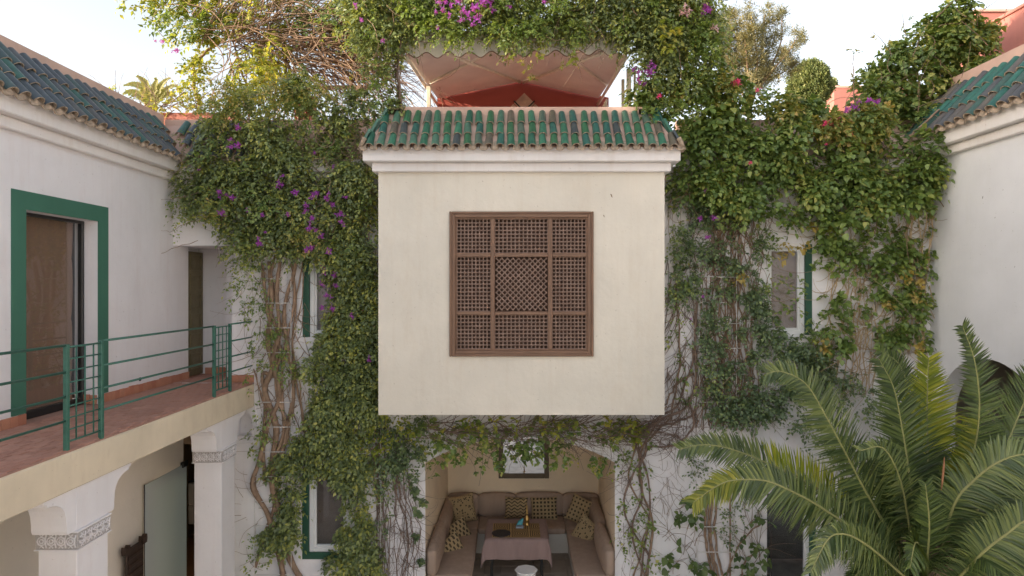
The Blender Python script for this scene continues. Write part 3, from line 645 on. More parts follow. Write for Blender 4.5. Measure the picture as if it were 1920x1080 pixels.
# frosted glass door leaning along the gallery wall
fd = empty('frosted_glass_door', (XL+.06, 10, 0), 'frameless frosted glass door standing open at the end of the arcade', 'door')
q = MB(); q.bbox(XL+.05, XL+.062, 9.40, 10.60, 0.03, E-2.885, .002); q.build('glass_leaf', M['frosted'], fd)
q = MB(); q.bbox(XL+.035, XL+.085, 10.45, 10.61, E-2.93, E-2.84, .006); q.bbox(XL+.035, XL+.085, 10.45, 10.61, 0.03, 0.13, .006); q.build('hinge', M['dark'], fd)
q = MB(); q.tube([(XL+.056, 9.398, 0.04), (XL+.056, 9.398, E-2.88)], .006, 6); q.build('edge_strip', M['dark'], fd)
# carved dark panel on gallery wall
cp = empty('carved_panel', (XL+.05, 9.2, E-3.9), 'dark carved wooden panel with pointed corners on arcade wall beside frosted door', 'panel')
yc0, yc1, zc0, zc1 = 8.86, 9.27, E-4.32, E-3.62
q = MB(); q.bbox(XL+.09, XL+.12, yc0, yc1, zc0, zc1, .01)
for (p, r_) in ((yc0, zc0), (yc1, zc0), (yc0, zc1), (yc1, zc1)):
    q.prism([(p-.05, r_-.06), (p+.05, r_-.06), (p+.06, r_), (p+.05, r_+.06), (p, r_+.02), (p-.05, r_+.06), (p-.06, r_)], 'x', XL+.075, XL+.14)
q.build('board', M['darkwood'], cp)
q = MB()
for i in range(5): q.bbox(XL+.121, XL+.14, yc0+.04, yc1-.04, zc0+.06+i*.12, zc0+.12+i*.12, .012)
q.build('relief', M['darkwood'], cp)
q = MB(); q.tube([(XL+.002, 9.05, E-3.72), (XL+.09, 9.05, E-3.72)], .012, 6); q.build('bracket', M['dark'], cp)

# cornice + roof left wing
cornice('cornice', lw, [(XL-0.3, XL+0.19, -4, YF+0.3, E+1.83, E+2.04), (XL-.3, XL+0.08, -4, YF+0.2, E+1.70, E+1.828)])
bed(lw, (XL+0.21, YF-0.2, EZ), (0, -1, 0), (-1, 0, 0), 0.55, 0.66, 0, 14, -0.55, 14, cap=.17)
b = MB(); b.box(XL-3, XL-0.301, -4, 13.9, E+1.2, E+2.0); b.build('roof_slab', M['pink'], lw)
lay_roof(lw, (XL+0.23, YF-0.2, EZ), (0, -1, 0), (-1, 0, 0), 0.55, 0.66, 3, 0.183, tmL, pm, lambda r: (-0.183*r+.09, 6.7))
sp1 = empty('roof_sprig', (XL-.6, 7.5, E+2.8), 'thin leafy sprigs standing up behind the left tiled roof', 'plant')

# ------------------------------------------------------------------ railing
rg = empty('balcony_railing', (-4.12, 6, FL), 'green painted metal railing with two grid panels along the left gallery', 'railing')
XB = -4.16
py_ = [YW(124.5, XB), YW(189.5, XB), YW(401.5, XB), YW(431, XB)]
for i, y in enumerate(py_):
    q = MB(); q.bbox(XB-.02, XB+.02, y-.02, y+.02, FL-.01, E-0.525, .003); q.build('post', M['rail'], rg)
zr = [-.535, -.785, -1.015, -1.24]
for a, c in ((2.6, py_[0]), (py_[1], py_[2]), (py_[3], YF)):
    for z in zr:
        s = 0.02 if a != 2.6 else 0.0
        q = MB(); q.tube([(XB, a+s, E+z), (XB, c-.018, E+z)], .0125, 8); q.build('rail', M['rail'], rg)
for a, c in ((py_[0], py_[1]), (py_[2], py_[3])):
    zz0, zz1 = -1.44, -.555; pan = MB()
    for k in range(9):
        z = zz0+(zz1-zz0)*k/8
        r_ = .010 if k in (0, 8) else .0075
        q = MB(); q.tube([(XB, a+.02, E+z), (XB, c-.02, E+z)], r_, 6); q.build('grid_bar', M['rail'], rg)
    for k in (1, 2, 3):
        y = a + (c-a)*k/4; q = MB(); q.tube([(XB+.006, y, E+zz0), (XB+.006, y, E+zz1)], .0075, 6); q.build('grid_upright', M['rail'], rg)

# ------------------------------------------------------------------ right wing
rw = empty('house_wing', (XR, 5, 0), 'plain white wing on the right with an arched opening behind the palm', 'building')
ac, ar, az = 9.05, 1.10, E-2.10
b = MB(); pts = [(ac-ar*math.cos(PI*i/32), az+ar*math.sin(PI*i/32)) for i in range(33)]
b.prism([(ac-ar, 0)] + pts[0:1] + [] , 'x', XR, XR+.3) if False else None
b.box(XR, XR+.3, -4, ac-ar, 0, E+2.4); b.box(XR, XR+.3, ac+ar, YF+.3, 0, E+2.4)
b.prism(pts + [(ac+ar, E+2.4), (ac-ar, E+2.4)], 'x', XR, XR+.3)
b.build('wall', M['white2'], rw)
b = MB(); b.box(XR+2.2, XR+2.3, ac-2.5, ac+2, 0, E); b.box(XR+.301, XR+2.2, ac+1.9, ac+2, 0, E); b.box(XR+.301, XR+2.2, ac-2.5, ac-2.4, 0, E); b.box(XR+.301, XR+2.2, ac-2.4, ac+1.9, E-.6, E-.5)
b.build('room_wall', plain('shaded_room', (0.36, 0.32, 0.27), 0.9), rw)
cornice('cornice', rw, [(XR-0.19, XR+0.3, -4, YF+.5, E+2.165, E+2.405), (XR-.08, XR+0.3, -4, YF+.29, E+2.03, E+2.163)])
bed(rw, (XR-0.21, YF+.35, E+2.40), (0, -1, 0), (1, 0, 0), 0.64, 0.78, 0, 14, cap=.22)
lay_roof(rw, (XR-0.23, YF+.3, E+2.40), (0, -1, 0), (1, 0, 0), 0.64, 0.78, 3, 0.208, tmR, pmR, lambda r: (0.0, 6.65))
stn = plain('wall_mark', (0.22, 0.2, 0.18), 0.9)
for (px, py, s_) in ((1843, 370, .022), (1881, 356, .010), (1866, 408, .012), (1903, 500, .012), (1790, 350, .008), (1812, 551, .006)):
    y = YW(px, XR); z = E-(py-540)/F*y; q = MB(); q.add([(XR-.002, y-s_*.4, z+s_), (XR-.002, y+s_*.3, z+s_*.5), (XR-.002, y+s_*.5, z-s_), (XR-.002, y-s_*.1, z-s_*.6)], [(0, 1, 2, 3)]); q.build('stain', stn, rw)
# wall behind the camera (the opposite side of the courtyard)
b = MB(); b.box(XL-3, XR+3, -10.4, -10.0, 0, 2.4); o = b.build('opposite_wall', M['white'], kind='structure')

# ------------------------------------------------------------------ bay window
YB = 9.45; bx0, bx1 = XZ(709.5, 0, YB)[0], XZ(1246, 0, YB)[0]; bz0 = E-238/F*YB
bay = empty('bay', (0.15, YB, bz0), 'cream rendered box bay with carved wooden lattice window under green tiles', 'bay')
wx0, wx1 = XZ(846, 0, YB)[0], XZ(1110, 0, YB)[0]; wz1, wz0 = E-(400-540)/F*YB, E-(665-540)/F*YB
b = MB(); slab_with_holes(b, bx0, bx1, bz0, E+1.9, [(wx0, wx1, wz0, wz1)], YB, YB+0.2)
b.box(bx0, bx0+.2, YB+.2, YF, bz0, E+1.9); b.box(bx1-.2, bx1, YB+.2, YF, bz0, E+1.9); b.box(bx0+.2, bx1-.2, YB+.2, YF, bz0, bz0+.15)
b.build('wall', M['cream'], bay)
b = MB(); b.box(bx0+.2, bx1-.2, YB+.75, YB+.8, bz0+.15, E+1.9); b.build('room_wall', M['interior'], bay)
cornice('cornice', bay, [(bx0-.19, bx1+.19, YB-.19, YF, E+1.83, E+2.04), (bx0-.08, bx1+.08, YB-.08, YF, E+1.70, E+1.828)])
bw = bx1-bx0
o_b = (bx0-.16, YB-.21, EZ); Lb = bw+.32
bed(bay, o_b, (1, 0, 0), (0, 1, 0), 0.5, 0.6, 0, Lb, .26, Lb-.26, cap=.115)
bed(bay, (bx1+.16, YB-.21, EZ), (0, 1, 0), (-1, 0, 0), 0.26, 0.6, 0, 1.2, .5, 1.2, cap=.079)
bed(bay, (bx0-.16, YB-.21, EZ), (0, 1, 0), (1, 0, 0), 0.26, 0.6, 0, 1.2, .5, 1.2, cap=.079)
nB = 29; spB = Lb/nB
lay_roof(bay, o_b, (1, 0, 0), (0, 1, 0), 0.5, 0.6, 3, spB, tmB, pmB, lambda r: (spB*min(r, 1), Lb-spB*min(r, 1)))
lay_roof(bay, (bx1+.17, YB-.21, EZ), (0, 1, 0), (-1, 0, 0), 0.26, 0.6, 3, spB, tmB, pmB, lambda r: (spB*(1.1*r), spB*6))
lay_roof(bay, (bx0-.17, YB-.21, EZ), (0, 1, 0), (1, 0, 0), 0.26, 0.6, 3, spB, tmB, pmB, lambda r: (spB*(1.1*r), spB*6))
for (px, py, s) in ((905, 340, .01), (1146, 367, .03), (1132, 405, .02)):
    q = MB(); X, Z = XZ(px, py, YB); q.add([(X-s*.5, YB-.002, Z+s), (X+s*.3, YB-.002, Z+s*.6), (X+s*.7, YB-.002, Z-s), (X, YB-.002, Z-s*.5)], [(0, 1, 2, 3)])
    q.build('stain', plain('stain_%d' % px, (0.28, 0.2, 0.12), 0.9), bay)
# carved lattice screen
ls = link('lattice_window', MB().box(wx0, wx1, YB+.10, YB+.104, wz0, wz1).mesh([M['dark']]), bay) if False else None
fr = MB(); W1 = 0.105; yf = YB-0.035
def framing(fr, x0, x1, z0, z1, w, y0, y1, mi_v=0, mi_h=1, c=.006):
    fr.bbox(x0, x0+w, y0, y1, z0, z1, c, mi_v); fr.bbox(x1-w, x1, y0, y1, z0, z1, c, mi_v)
    fr.bbox(x0+w, x1-w, y0, y1, z1-w, z1, c, mi_h); fr.bbox(x0+w, x1-w, y0, y1, z0, z0+w, c, mi_h)
X0, X1 = XZ(843, 0, YB)[0], XZ(1112.5, 0, YB)[0]; Z1, Z0 = E-(397-540)/F*YB, E-(668-540)/F*YB
framing(fr, X0, X1, Z0, Z1, .035, YB-.045, YB+.02); framing(fr, X0+.035, X1-.035, Z0+.035, Z1-.035, .05, YB-.03, YB+.02); framing(fr, X0+.085, X1-.085, Z0+.085, Z1-.085, .022, YB-.015, YB+.03)
lat = fr.build('lattice_window', [M['wood_v'], M['wood_h']], bay)
ix0, ix1, iz0, iz1 = X0+.107, X1-.107, Z0+.107, Z1-.107
def zx(v): return X0 + (v-78)/(988-78)*(X1-X0)      # positions read off the screen (proportions)
def zz(v): return Z1 - (v-57)/(972-57)*(Z1-Z0)
mc = [(zx(338), zx(364)), (zx(700), zx(727))]; mr = [(zz(343), zz(318)), (zz(710), zz(688))]
q = MB()
for a, c in mc: q.bbox(a, c, YB-.02, YB+.03, iz0, iz1, .006)
for a, c in mr:
    for (p, r_) in ((ix0, mc[0][0]), (mc[0][1], mc[1][0]), (mc[1][1], ix1)): q.bbox(p, r_, YB-.018, YB+.028, a, c, .006, 1)
q.build('mullion', [M['wood_v'], M['wood_h']], lat)
cols = [(ix0, mc[0][0]), (mc[0][1], mc[1][0]), (mc[1][1], ix1)]; rows_ = [(mr[0][1], iz1), (mr[1][1], mr[0][0]), (iz0, mr[1][0])]
def ball(V, Fc, c, r, n=8, k=5):
    b0 = len(V)
    for i in range(k+1):
        th = PI*i/k
        for j in range(n):
            q_ = 2*PI*j/n; V.append((c[0]+r*math.sin(th)*math.cos(q_), c[1]+r*math.sin(th)*math.sin(q_), c[2]+r*math.cos(th)))
    for i in range(k):
        for j in range(n): Fc.append((b0+i*n+j, b0+i*n+(j+1) % n, b0+(i+1)*n+(j+1) % n, b0+(i+1)*n+j))
yl = YB+.03; cell = (cols[1][1]-cols[1][0])/13.4
for ci, (a, c) in enumerate(cols):
    for ri, (p, r_) in enumerate(rows_):
        q = MB(); V = []; Fc = []
        if ci == 1 and ri == 1:
            n = 9; s = (c-a)/9.5; sz = (r_-p)/9.5
            cen = []
            for i in range(-1, 20):
                for j in range(-1, 20):
                    if (i+j) % 2 == 0:
                        X = a + (i+.5)*s/2; Z = p + (j+.5)*sz/2
                        if a+.005 < X < c-.005 and p+.005 < Z < r_-.005: cen.append((X, Z))
            S_ = set((round(x, 4), round(z, 4)) for x, z in cen)
            for X, Z in cen:
                ball(V, Fc, (X, yl, Z), cell*.30)
                for dx_, dz_ in ((s/2, sz/2), (s/2, -sz/2)):
                    X2, Z2 = X+dx_, Z+dz_
                    if a < X2 < c and p < Z2 < r_: q.tube([(X, yl, Z), (X2, yl, Z2)], cell*.17, 5, cap=False)
        else:
            nx = max(2, int(round((c-a)/cell))); nz = max(2, int(round((r_-p)/cell))); sx_ = (c-a)/nx; sz = (r_-p)/nz
            for i in range(nx+1):
                X = a+i*sx_; q.tube([(X, yl, p), (X, yl, r_)], cell*.17, 5, cap=False)
            for j in range(nz+1):
                Z = p+j*sz; q.tube([(a, yl, Z), (c, yl, Z)], cell*.17, 5, cap=False)
            for i in range(nx+1):
                for j in range(nz+1): ball(V, Fc, (a+i*sx_, yl, p+j*sz), cell*.33)
        q.add(V, Fc, 0, True)
        q.build('lattice_panel', M['spindle'], lat)
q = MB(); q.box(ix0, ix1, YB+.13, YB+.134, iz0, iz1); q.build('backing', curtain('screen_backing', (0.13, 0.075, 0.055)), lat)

# ------------------------------------------------------------------ alcove
al = empty('alcove', (0.1, YF, 0), 'vaulted seating alcove with earth coloured walls under the bay', 'alcove')
YA = 13.15; bX0, bX1 = -1.31, 1.77
def sheet(b, p, mi=0): b.add(p, [tuple(range(len(p)))], mi)
b = MB(); ap2 = arch_pts(bX0, bX1, AZS, AZP)
sheet(b, [(AX0, YF+.302, 0), (AX0, YF+.302, AZS), (bX0, YA, AZS), (bX0, YA, 0)]); sheet(b, [(AX1, YF+.302, 0), (bX1, YA, 0), (bX1, YA, AZS), (AX1, YF+.302, AZS)])
n = len(ap); b.add([(x, YF+.302, z) for x, z in ap]+[(x, YA, z) for x, z in ap2], [(i, i+1, n+i+1, n+i) for i in range(n-1)], 0, True)
b.add([(x, YA, z) for x, z in ap2]+[(bX1, YA, 0), (bX0, YA, 0)], [tuple(range(n+2))])
b.box(AX0-.04, AX0+.001, YF+.01, YF+.3, 0, AZS); b.box(AX1-.001, AX1+.04, YF+.01, YF+.3, 0, AZS)
b.build('wall', M['tadelakt'], al)
# stone floor tiles
ft = {}
for i in range(11):
    for j in range(10):
        x = -1.4+i*.3; y = YF-.0+j*.3
        if 'm' not in ft: q = MB(); q.bbox(-.147, .147, -.147, .147, -.01, .012, .004); ft['m'] = q.mesh([terracotta('stone_tile', (0.36, 0.29, 0.23), (0.44, 0.36, 0.29), (0.27, 0.21, 0.17))])
        o = bpy.data.objects.new('floor_tile', ft['m']); COL.objects.link(o); o.parent = al; o.matrix_basis = wm(al).inverted() @ Matrix.Translation((x+.15, y+.15, .002+random.uniform(-.002, .002)))

def cushion(x0, x1, y0, y1, z0, z1, r=.05, seg=10, puff=.02):
    b = MB(); V = []; Fc = []
    cx, cy, cz = (x0+x1)/2, (y0+y1)/2, (z0+z1)/2; hx, hy, hz = (x1-x0)/2, (y1-y0)/2, (z1-z0)/2
    N = seg
    def sp_(a, bb, face):
        pass
    for ax in range(3):
        for sg in (-1, 1):
            b0 = len(V)
            for i in range(N+1):
                for j in range(N+1):
                    u = -1+2*i/N; v = -1+2*j/N; p = [0, 0, 0]; p[ax] = sg; p[(ax+1) % 3] = u; p[(ax+2) % 3] = v
                    q = Vector((p[0]*hx, p[1]*hy, p[2]*hz)); inner = Vector((max(-hx+r, min(hx-r, q.x)), max(-hy+r, min(hy-r, q.y)), max(-hz+r, min(hz-r, q.z))))
                    d = q-inner; 
                    if d.length > 1e-6: q = inner + d.normalized()*r
                    pf = puff*(1-u*u)*(1-v*v); q[ax] += sg*pf
                    V.append((cx+q.x, cy+q.y, cz+q.z))
            for i in range(N):
                for j in range(N):
                    f = (b0+i*(N+1)+j, b0+(i+1)*(N+1)+j, b0+(i+1)*(N+1)+j+1, b0+i*(N+1)+j+1); Fc.append(f if sg > 0 else f[::-1])
    b.add(V, Fc, 0, True); return b
sf = empty('corner_sofa', (0.1, 12.8, 0), 'u-shaped built-in sofa with rose brown cushions round the alcove', 'sofa')
ZS = E-4.60; ZB = E-4.17
b = MB(); b.box(AX0+.005, -0.70, YF+.35, YA-.02, 0.02, ZS-.125); b.box(1.08, AX1-.005+.05, YF+.35, YA-.02, 0.02, ZS-.125); b.box(-.70, 1.08, 12.36, YA-.02, 0.02, ZS-.125)
b.build('base', plaster('sofa_base', (0.62, 0.58, 0.52), (0.4, 0.35, 0.3), 0.3), sf)
for a in ((AX0+.01, -0.65, 10.32, 12.30, ZS-.13, ZS, .045, 12, .012), (-0.65, 1.03, 12.30, 13.1, ZS-.13, ZS, .045, 12, .012), (1.03, AX1+.05, 10.32, 12.30, ZS-.13, ZS, .045, 12, .012), (AX0+.04, -.66, 12.31, 13.1, ZS-.13, ZS, .045, 10, .012), (1.04, bX1-.02, 12.31, 13.1, ZS-.13, ZS, .045, 10, .012)):
    cushion(*a).build('seat_cushion', M['sofa'], sf)
for a in ((AX0+.02, AX0+.20, 10.22, 11.55, ZS+.003, ZB, .07, 10, .04), (AX0+.04, AX0+.22, 11.56, 12.9, ZS+.003, ZB, .07, 10, .03), (AX1-.18, AX1-.0, 10.22, 11.55, ZS+.003, ZB, .07, 10, .04), (AX1-.13, AX1+.06, 11.56, 12.9, ZS+.003, ZB, .07, 10, .03),
          (bX0+.02, -.68, 12.93, 13.12, ZS+.003, ZB, .06, 10, .03), (-.675, .08, 12.93, 13.12, ZS+.003, ZB, .06, 10, .03), (.085, 1.02, 12.93, 13.12, ZS+.003, ZB+.015, .06, 10, .03), (1.025, bX1-.02, 12.93, 13.12, ZS+.003, ZB, .06, 10, .03)):
    cushion(*a).build('back_cushion', M['sofa'], sf)
# scatter pillows
def pillow(px, py, Y, w, h, rot, kind, label, th=.15, back=None):
    V = []; Fc = []; N = 14
    for side in (1, -1):
        b0 = len(V)
        for i in range(N+1):
            for j in range(N+1):
                u = -1+2*i/N; v = -1+2*j/N
                pinch = 1-.09*(1-abs(v)**2)*abs(u)**3; pin2 = 1-.09*(1-abs(u)**2)*abs(v)**3
                d = (max(0, 1-u**4)*max(0, 1-v**4))**.55
                V.append((u*w/2*pinch, v*h/2*pin2, side*d*th/2 + .0))
        for i in range(N):
            for j in range(N):
                f = (b0+i*(N+1)+j, b0+(i+1)*(N+1)+j, b0+(i+1)*(N+1)+j+1, b0+i*(N+1)+j+1); Fc.append(f if side > 0 else f[::-1])
    b = MB(); b.add(V, Fc, 0, True)
    for k in range(N*N): b.m[N*N+k] = 1
    me = b.mesh([pattern('mudcloth_'+kind+str(px), kind), back or M['dark']])
    o = link('pillow', me, None); o.location = P(px, py, Y); o.rotation_euler = rot
    o['label'] = label; o['category'] = 'pillow'; o['group'] = 'patterned mudcloth pillows on the alcove sofa'
pillow(868, 954, 12.6, .50, .54, (R(72), R(-8), R(16)), 'spotsplit', 'ochre pillow speckled on one side in the left back corner of the sofa')
pillow(861, 1001, 11.95, .46, .50, (R(68), R(-20), R(34)), 'spots', 'ochre pillow of fine black spots, middle one on the left bench')
pillow(850, 1034, 11.3, .46, .56, (R(70), R(-22), R(40)), 'spots', 'pillow with bold rows of black spots, nearest one on the left bench')
pillow(968, 952, 12.82, .46, .42, (R(74), R(2), R(2)), 'wave', 'ochre pillow with thin wavy lines behind the table')
pillow(1020, 954, 12.82, .54, .46, (R(74), R(-2), R(-2)), 'grid', 'dark pillow with a pale woven grid, right of the brass bottle')
pillow(1087, 957, 12.5, .46, .52, (R(72), R(20), R(-20)), 'dots', 'ochre pillow with black diamonds in the right back corner of the sofa')
pillow(1095, 1000, 11.85, .46, .62, (R(76), R(26), R(-48)), 'voro', 'black backed pillow with pale mesh pattern on the right bench')
# mirror
mi_ = empty('wall_mirror', (0.23, YA, E-3.35), 'square mirror in wide grey brown frame on the alcove back wall', 'mirror')
mx0, mx1, mz0, mz1 = XZ(935, 0, YA)[0], XZ(1029, 0, YA)[0], E-(896-540)/F*YA, E-2.62
q = MB(); framing(q, mx0, mx1, mz0, mz1, .095, YA-.05, YA-.003, 0, 0, .01); q.build('frame', plain('grey_brown_frame', (0.13, 0.10, 0.065), 0.6, 0.15), mi_)
q = MB(); q.box(mx0+.09, mx1-.09, YA-.02, YA-.006, mz0+.09, mz1-.09); q.build('glass', M['mirror'], mi_)

# table with cloth
tb = empty('dining_table', (0.08, 11.67, 0), 'table under a mauve cloth between the alcove sofas', 'table')
tx0, tx1, ty0, ty1, tz = -.435, .60, 11.18, 12.14, E-4.36
q = MB(); q.bbox(tx0+.02, tx1-.02, ty0+.02, ty1-.02, tz-.04, tz-.006, .006); q.build('tabletop', M['darkwood'], tb)
for x in (tx0+.08, tx1-.08):
    for y in (ty0+.08, ty1-.08): q = MB(); q.bbox(x-.025, x+.025, y-.025, y+.025, .014, tz-.041, .004); q.build('leg', M['dark'], tb)
N = 40; V = []; Fc = []; drop = .36
ov = .36; nx = 56
for i in range(nx+1):
    for j in range(nx+1):
        X = tx0-ov+(tx1-tx0+2*ov)*i/nx; Y = ty0-ov+(ty1-ty0+2*ov)*j/nx
        ex = max(tx0-X, X-tx1, 0); ey = max(ty0-Y, Y-ty1, 0); cxx = min(max(X, tx0), tx1); cyy = min(max(Y, ty0), ty1)
        d = math.hypot(ex, ey) if (ex > 0 and ey > 0) else max(ex, ey)
        sxg = -1 if X < tx0 else (1 if X > tx1 else 0); syg = -1 if Y < ty0 else (1 if Y > ty1 else 0)
        if ex == 0 and ey == 0: p = (X, Y, tz+.002*math.sin(X*17)*math.sin(Y*13))
        else:
            wv = .014*math.sin((cxx+cyy)*16)*min(1, d/.15) + .01
            fl = .02+.10*d
            if ex > 0 and ey > 0:
                a_ = math.atan2(ey, ex); rr = fl + .045*math.sin(a_*2)*min(1, d/.2)
                p = (cxx+sxg*(math.cos(a_)*rr+wv), cyy+syg*(math.sin(a_)*rr+wv), tz-max(0, d-.01)*.97)
            else: p = (cxx+(sxg*(fl+wv) if ex > 0 else 0), cyy+(syg*(fl+wv) if ey > 0 else 0), tz-max(0, d-.01)*.97)
        V.append(p)
for i in range(nx):
    for j in range(nx): Fc.append((i*(nx+1)+j, (i+1)*(nx+1)+j, (i+1)*(nx+1)+j+1, i*(nx+1)+j+1))
q = MB(); q.add(V, Fc, 0, True); me = q.mesh([M['cloth']]); o = link('tablecloth', me); o['label'] = 'plain mauve tablecloth hanging low over the alcove table'; o['category'] = 'tablecloth'
q = MB(); a_ = XZ(922, 0, 11.22); X0m, X1m = -.345, .50; q.bbox(X0m, X1m, 11.22, 11.88, tz+.006, tz+.012, .002)
o = q.build('table_mat', M['mat'], None); o['label'] = 'gold and black mat with concentric rectangles lying on the mauve tablecloth'; o['category'] = 'mat'
q = MB(); q.lathe([(0, 0), (.15, 0), (.165, .012), (.165, .02), (.14, .022), (.10, .018), (0, .016)], (0, 0, 0), 28)
o = q.build('round_tray', plain('black_weave', (0.035, 0.028, 0.03), 0.8, 0.3, 60, 0.8), None); o.location = (-.19, 11.36, tz+.0125); o['label'] = 'round dark woven tray on the left front of the table mat'; o['category'] = 'tray'
bk = empty('small_box', (.13, 11.68, tz+.0125), 'small teal covered box standing open on the table mat', 'box')
q = MB(); q.bbox(.07, .21, 11.62, 11.72, tz+.0125, tz+.035, .003); q.build('box_base', plain('box_pale', (0.35, 0.4, 0.5), 0.4), bk)
q = MB(); q.add([(.08, 11.73, tz+.036), (.19, 11.73, tz+.036), (.21, 11.77, tz+.15), (.12, 11.77, tz+.10), (.08, 11.738, tz+.036), (.19, 11.738, tz+.036), (.21, 11.778, tz+.15), (.12, 11.778, tz+.10)], [(0, 1, 2, 3), (7, 6, 5, 4), (0, 4, 5, 1), (1, 5, 6, 2), (2, 6, 7, 3), (3, 7, 4, 0)]); q.build('lid', plain('teal_lid', (0.01, 0.25, 0.30), 0.3), bk)
q = MB(); X, Z = XZ(988, 0, 11.78); q.lathe([(0, 0), (.045, 0), (.05, .015), (.03, .03), (.045, .07), (.05, .10), (.035, .14), (.016, .17), (.014, .20), (.03, .21), (.014, .225), (.010, .30), (.006, .36), (0, .37)], (0, 0, 0), 18)
o = q.build('brass_bottle', M['brass'], None); o.location = (X+.0, 11.80, tz+.0125); o['label'] = 'slender brass rosewater bottle standing on the alcove table'; o['category'] = 'bottle'
# octagonal side table
oc = empty('side_table', (.237, 10.60, 0), 'small white octagonal side table in front of the alcove table', 'side table')
oz = E-4.65
q = MB(); q.lathe([(0, oz-.025), (.18, oz-.025), (.19, oz-.02), (.19, oz-.004), (.186, oz), (0, oz)], (.235, 10.62, 0), 8, smooth=False); q.build('tabletop', M['whiteframe'], oc)
for k in range(8):
    a0 = 2*PI*k/8; a1 = 2*PI*(k+1)/8; r_ = .155; p0 = Vector((.235+r_*math.cos(a0), 10.62+r_*math.sin(a0), 0)); p1 = Vector((.235+r_*math.cos(a1), 10.62+r_*math.sin(a1), 0))
    d = p1-p0; nrm = Vector((-d.y, d.x, 0)).normalized()*.012; q = MB(); pr = [(0, .014), (.2, .014), (.2, .22), (.5, .32), (.8, .22), (.8, .014), (1, .014), (1, oz-.026), (0, oz-.026)]
    v0 = [p0+d*u+Vector((0, 0, z)) for u, z in pr]; v1 = [v+nrm for v in v0]; m_ = len(pr); q.add(v0+v1, [tuple(range(m_)), tuple(range(2*m_-1, m_-1, -1))]+[(i, (i+1) % m_, m_+(i+1) % m_, m_+i) for i in range(m_)]); q.build('side_panel', M['whiteframe'], oc)

# ------------------------------------------------------------------ roof terrace: canopy
cn = empty('awning', (.1, 11, FT), 'pale canvas awning with scalloped edge over the roof terrace', 'awning')
cy0, cy1 = 10.0, 12.6; ce0, ce1 = -1.66, 1.80; cr = 0.18; ez, pz = E+3.62, E+4.05
def canv(x, y):
    k = (y-cy0)/(cy1-cy0); L_ = ce0+k*.2; R_ = ce1-k*.10-.0
    if x < cr: f = (x-L_)/(cr-L_)
    else: f = (R_-x)/(R_-cr)
    return ez+k*.10+(pz-ez-k*.1)*f
V = []; Fc = []; nx, ny = 24, 10
for j in range(ny+1):
    y = cy0+(cy1-cy0)*j/ny; k = j/ny; L_ = ce0+k*.2; R_ = ce1-k*.10
    for i in range(nx+1):
        x = L_+(cr-L_)*i/(nx/2) if i <= nx/2 else cr+(R_-cr)*(i-nx/2)/(nx/2)
        sag = .02*math.sin(PI*i/(nx/2))**2*math.sin(PI*((j*2/ny) % 1))**2
        V.append((x, y, canv(x, y)-sag))
for j in range(ny):
    for i in range(nx): Fc.append((j*(nx+1)+i, j*(nx+1)+i+1, (j+1)*(nx+1)+i+1, (j+1)*(nx+1)+i))
q = MB(); q.add(V, Fc, 0, True); q.build('canvas', M['canvas'], cn)
# valance with scallops
V = []; Fc = []; K = 120; trim = MB(); tp = []
for i in range(K+1):
    x = ce0+(ce1-ce0)*i/K; zb = E+3.66-.045*math.cos(2*PI*(x-ce0)/.335)*-1 - .05*(1-i/K)
    yv = cy0-.02+.012*math.sin(x*9)
    V += [(x, yv, zb), (x, yv, E+3.98)]; tp.append((x, yv-.004, zb))
for i in range(K): Fc.append((2*i, 2*i+2, 2*i+3, 2*i+1))
q = MB(); q.add(V, Fc, 0, True); va = q.build('valance', M['canvas'], cn)
trim.tube(tp, .008, 5); trim.build('piping', M['canvas_trim'], va)
def bar(name, a, c, r_, mat, parent, n=6):
    q = MB(); q.tube([a, c], r_, n); return q.build(name, mat, parent)
def on(x, y, dz=-.03): return (x, y, canv(x, y)+dz)
for (a, c) in ((on(cr-.02, cy1-.05), on(-1.15, cy0+.05)), (on(ce0+.2, 11.5), on(cr-.1, 10.3)), (on(cr+.04, cy1-.05), on(1.45, cy0+.05)), (on(1.70, 11.6), on(cr+.3, 10.1))): bar('strut', a, c, .026, M['cream_wood'], cn)
q = MB(); q.tube([(ce0+.02, cy0, ez-.03), (ce0+.2, cy1, ez-.03)], .035, 4); q.build('side_beam', M['cream_wood'], cn)
q = MB(); q.tube([(ce1-.02, cy0, ez-.03), (ce1-.12, cy1, ez-.03)], .03, 4); q.build('side_beam', M['cream_wood'], cn)
for (px, Y, w) in ((804, 11.3, .07), (1168, 11.0, .05), (1179, 10.55, .07), (1190, 10.4, .035), (1197, 10.4, .02)):
    X = XZ(px, 0, Y)[0]; q = MB(); q.bbox(X-w/2, X+w/2, Y-w/2, Y+w/2, FT-.06, ez-.05, .006); q.build('post', M['cream_wood'], cn)
# lattice sides
def trellis_panel(xa, ya, xb, yb, z0, z1, n, parent, name):
    b = MB(); A = Vector((xa, ya, 0)); B = Vector((xb, yb, 0)); Lh = (B-A).length; d = (B-A)/Lh; s = Lh/n; nz = int((z1-z0)/s)
    for i in range(n+1): p = A+d*(i*s); b.tube([(p.x, p.y, z0), (p.x, p.y, z1)], .016, 4)
    for j in range(nz+1): z = z0+j*s; b.tube([(A.x+.012, A.y, z), (B.x+.012, B.y, z)], .016, 4)
    b.build(name, M['cream_wood'], parent)
trellis_panel(-1.50, 11.4, -1.42, 12.55, FT, ez-.35, 12, cn, 'lattice_side'); trellis_panel(1.66, 11.3, 1.66, 12.55, FT, ez-.3, 12, cn, 'lattice_side')
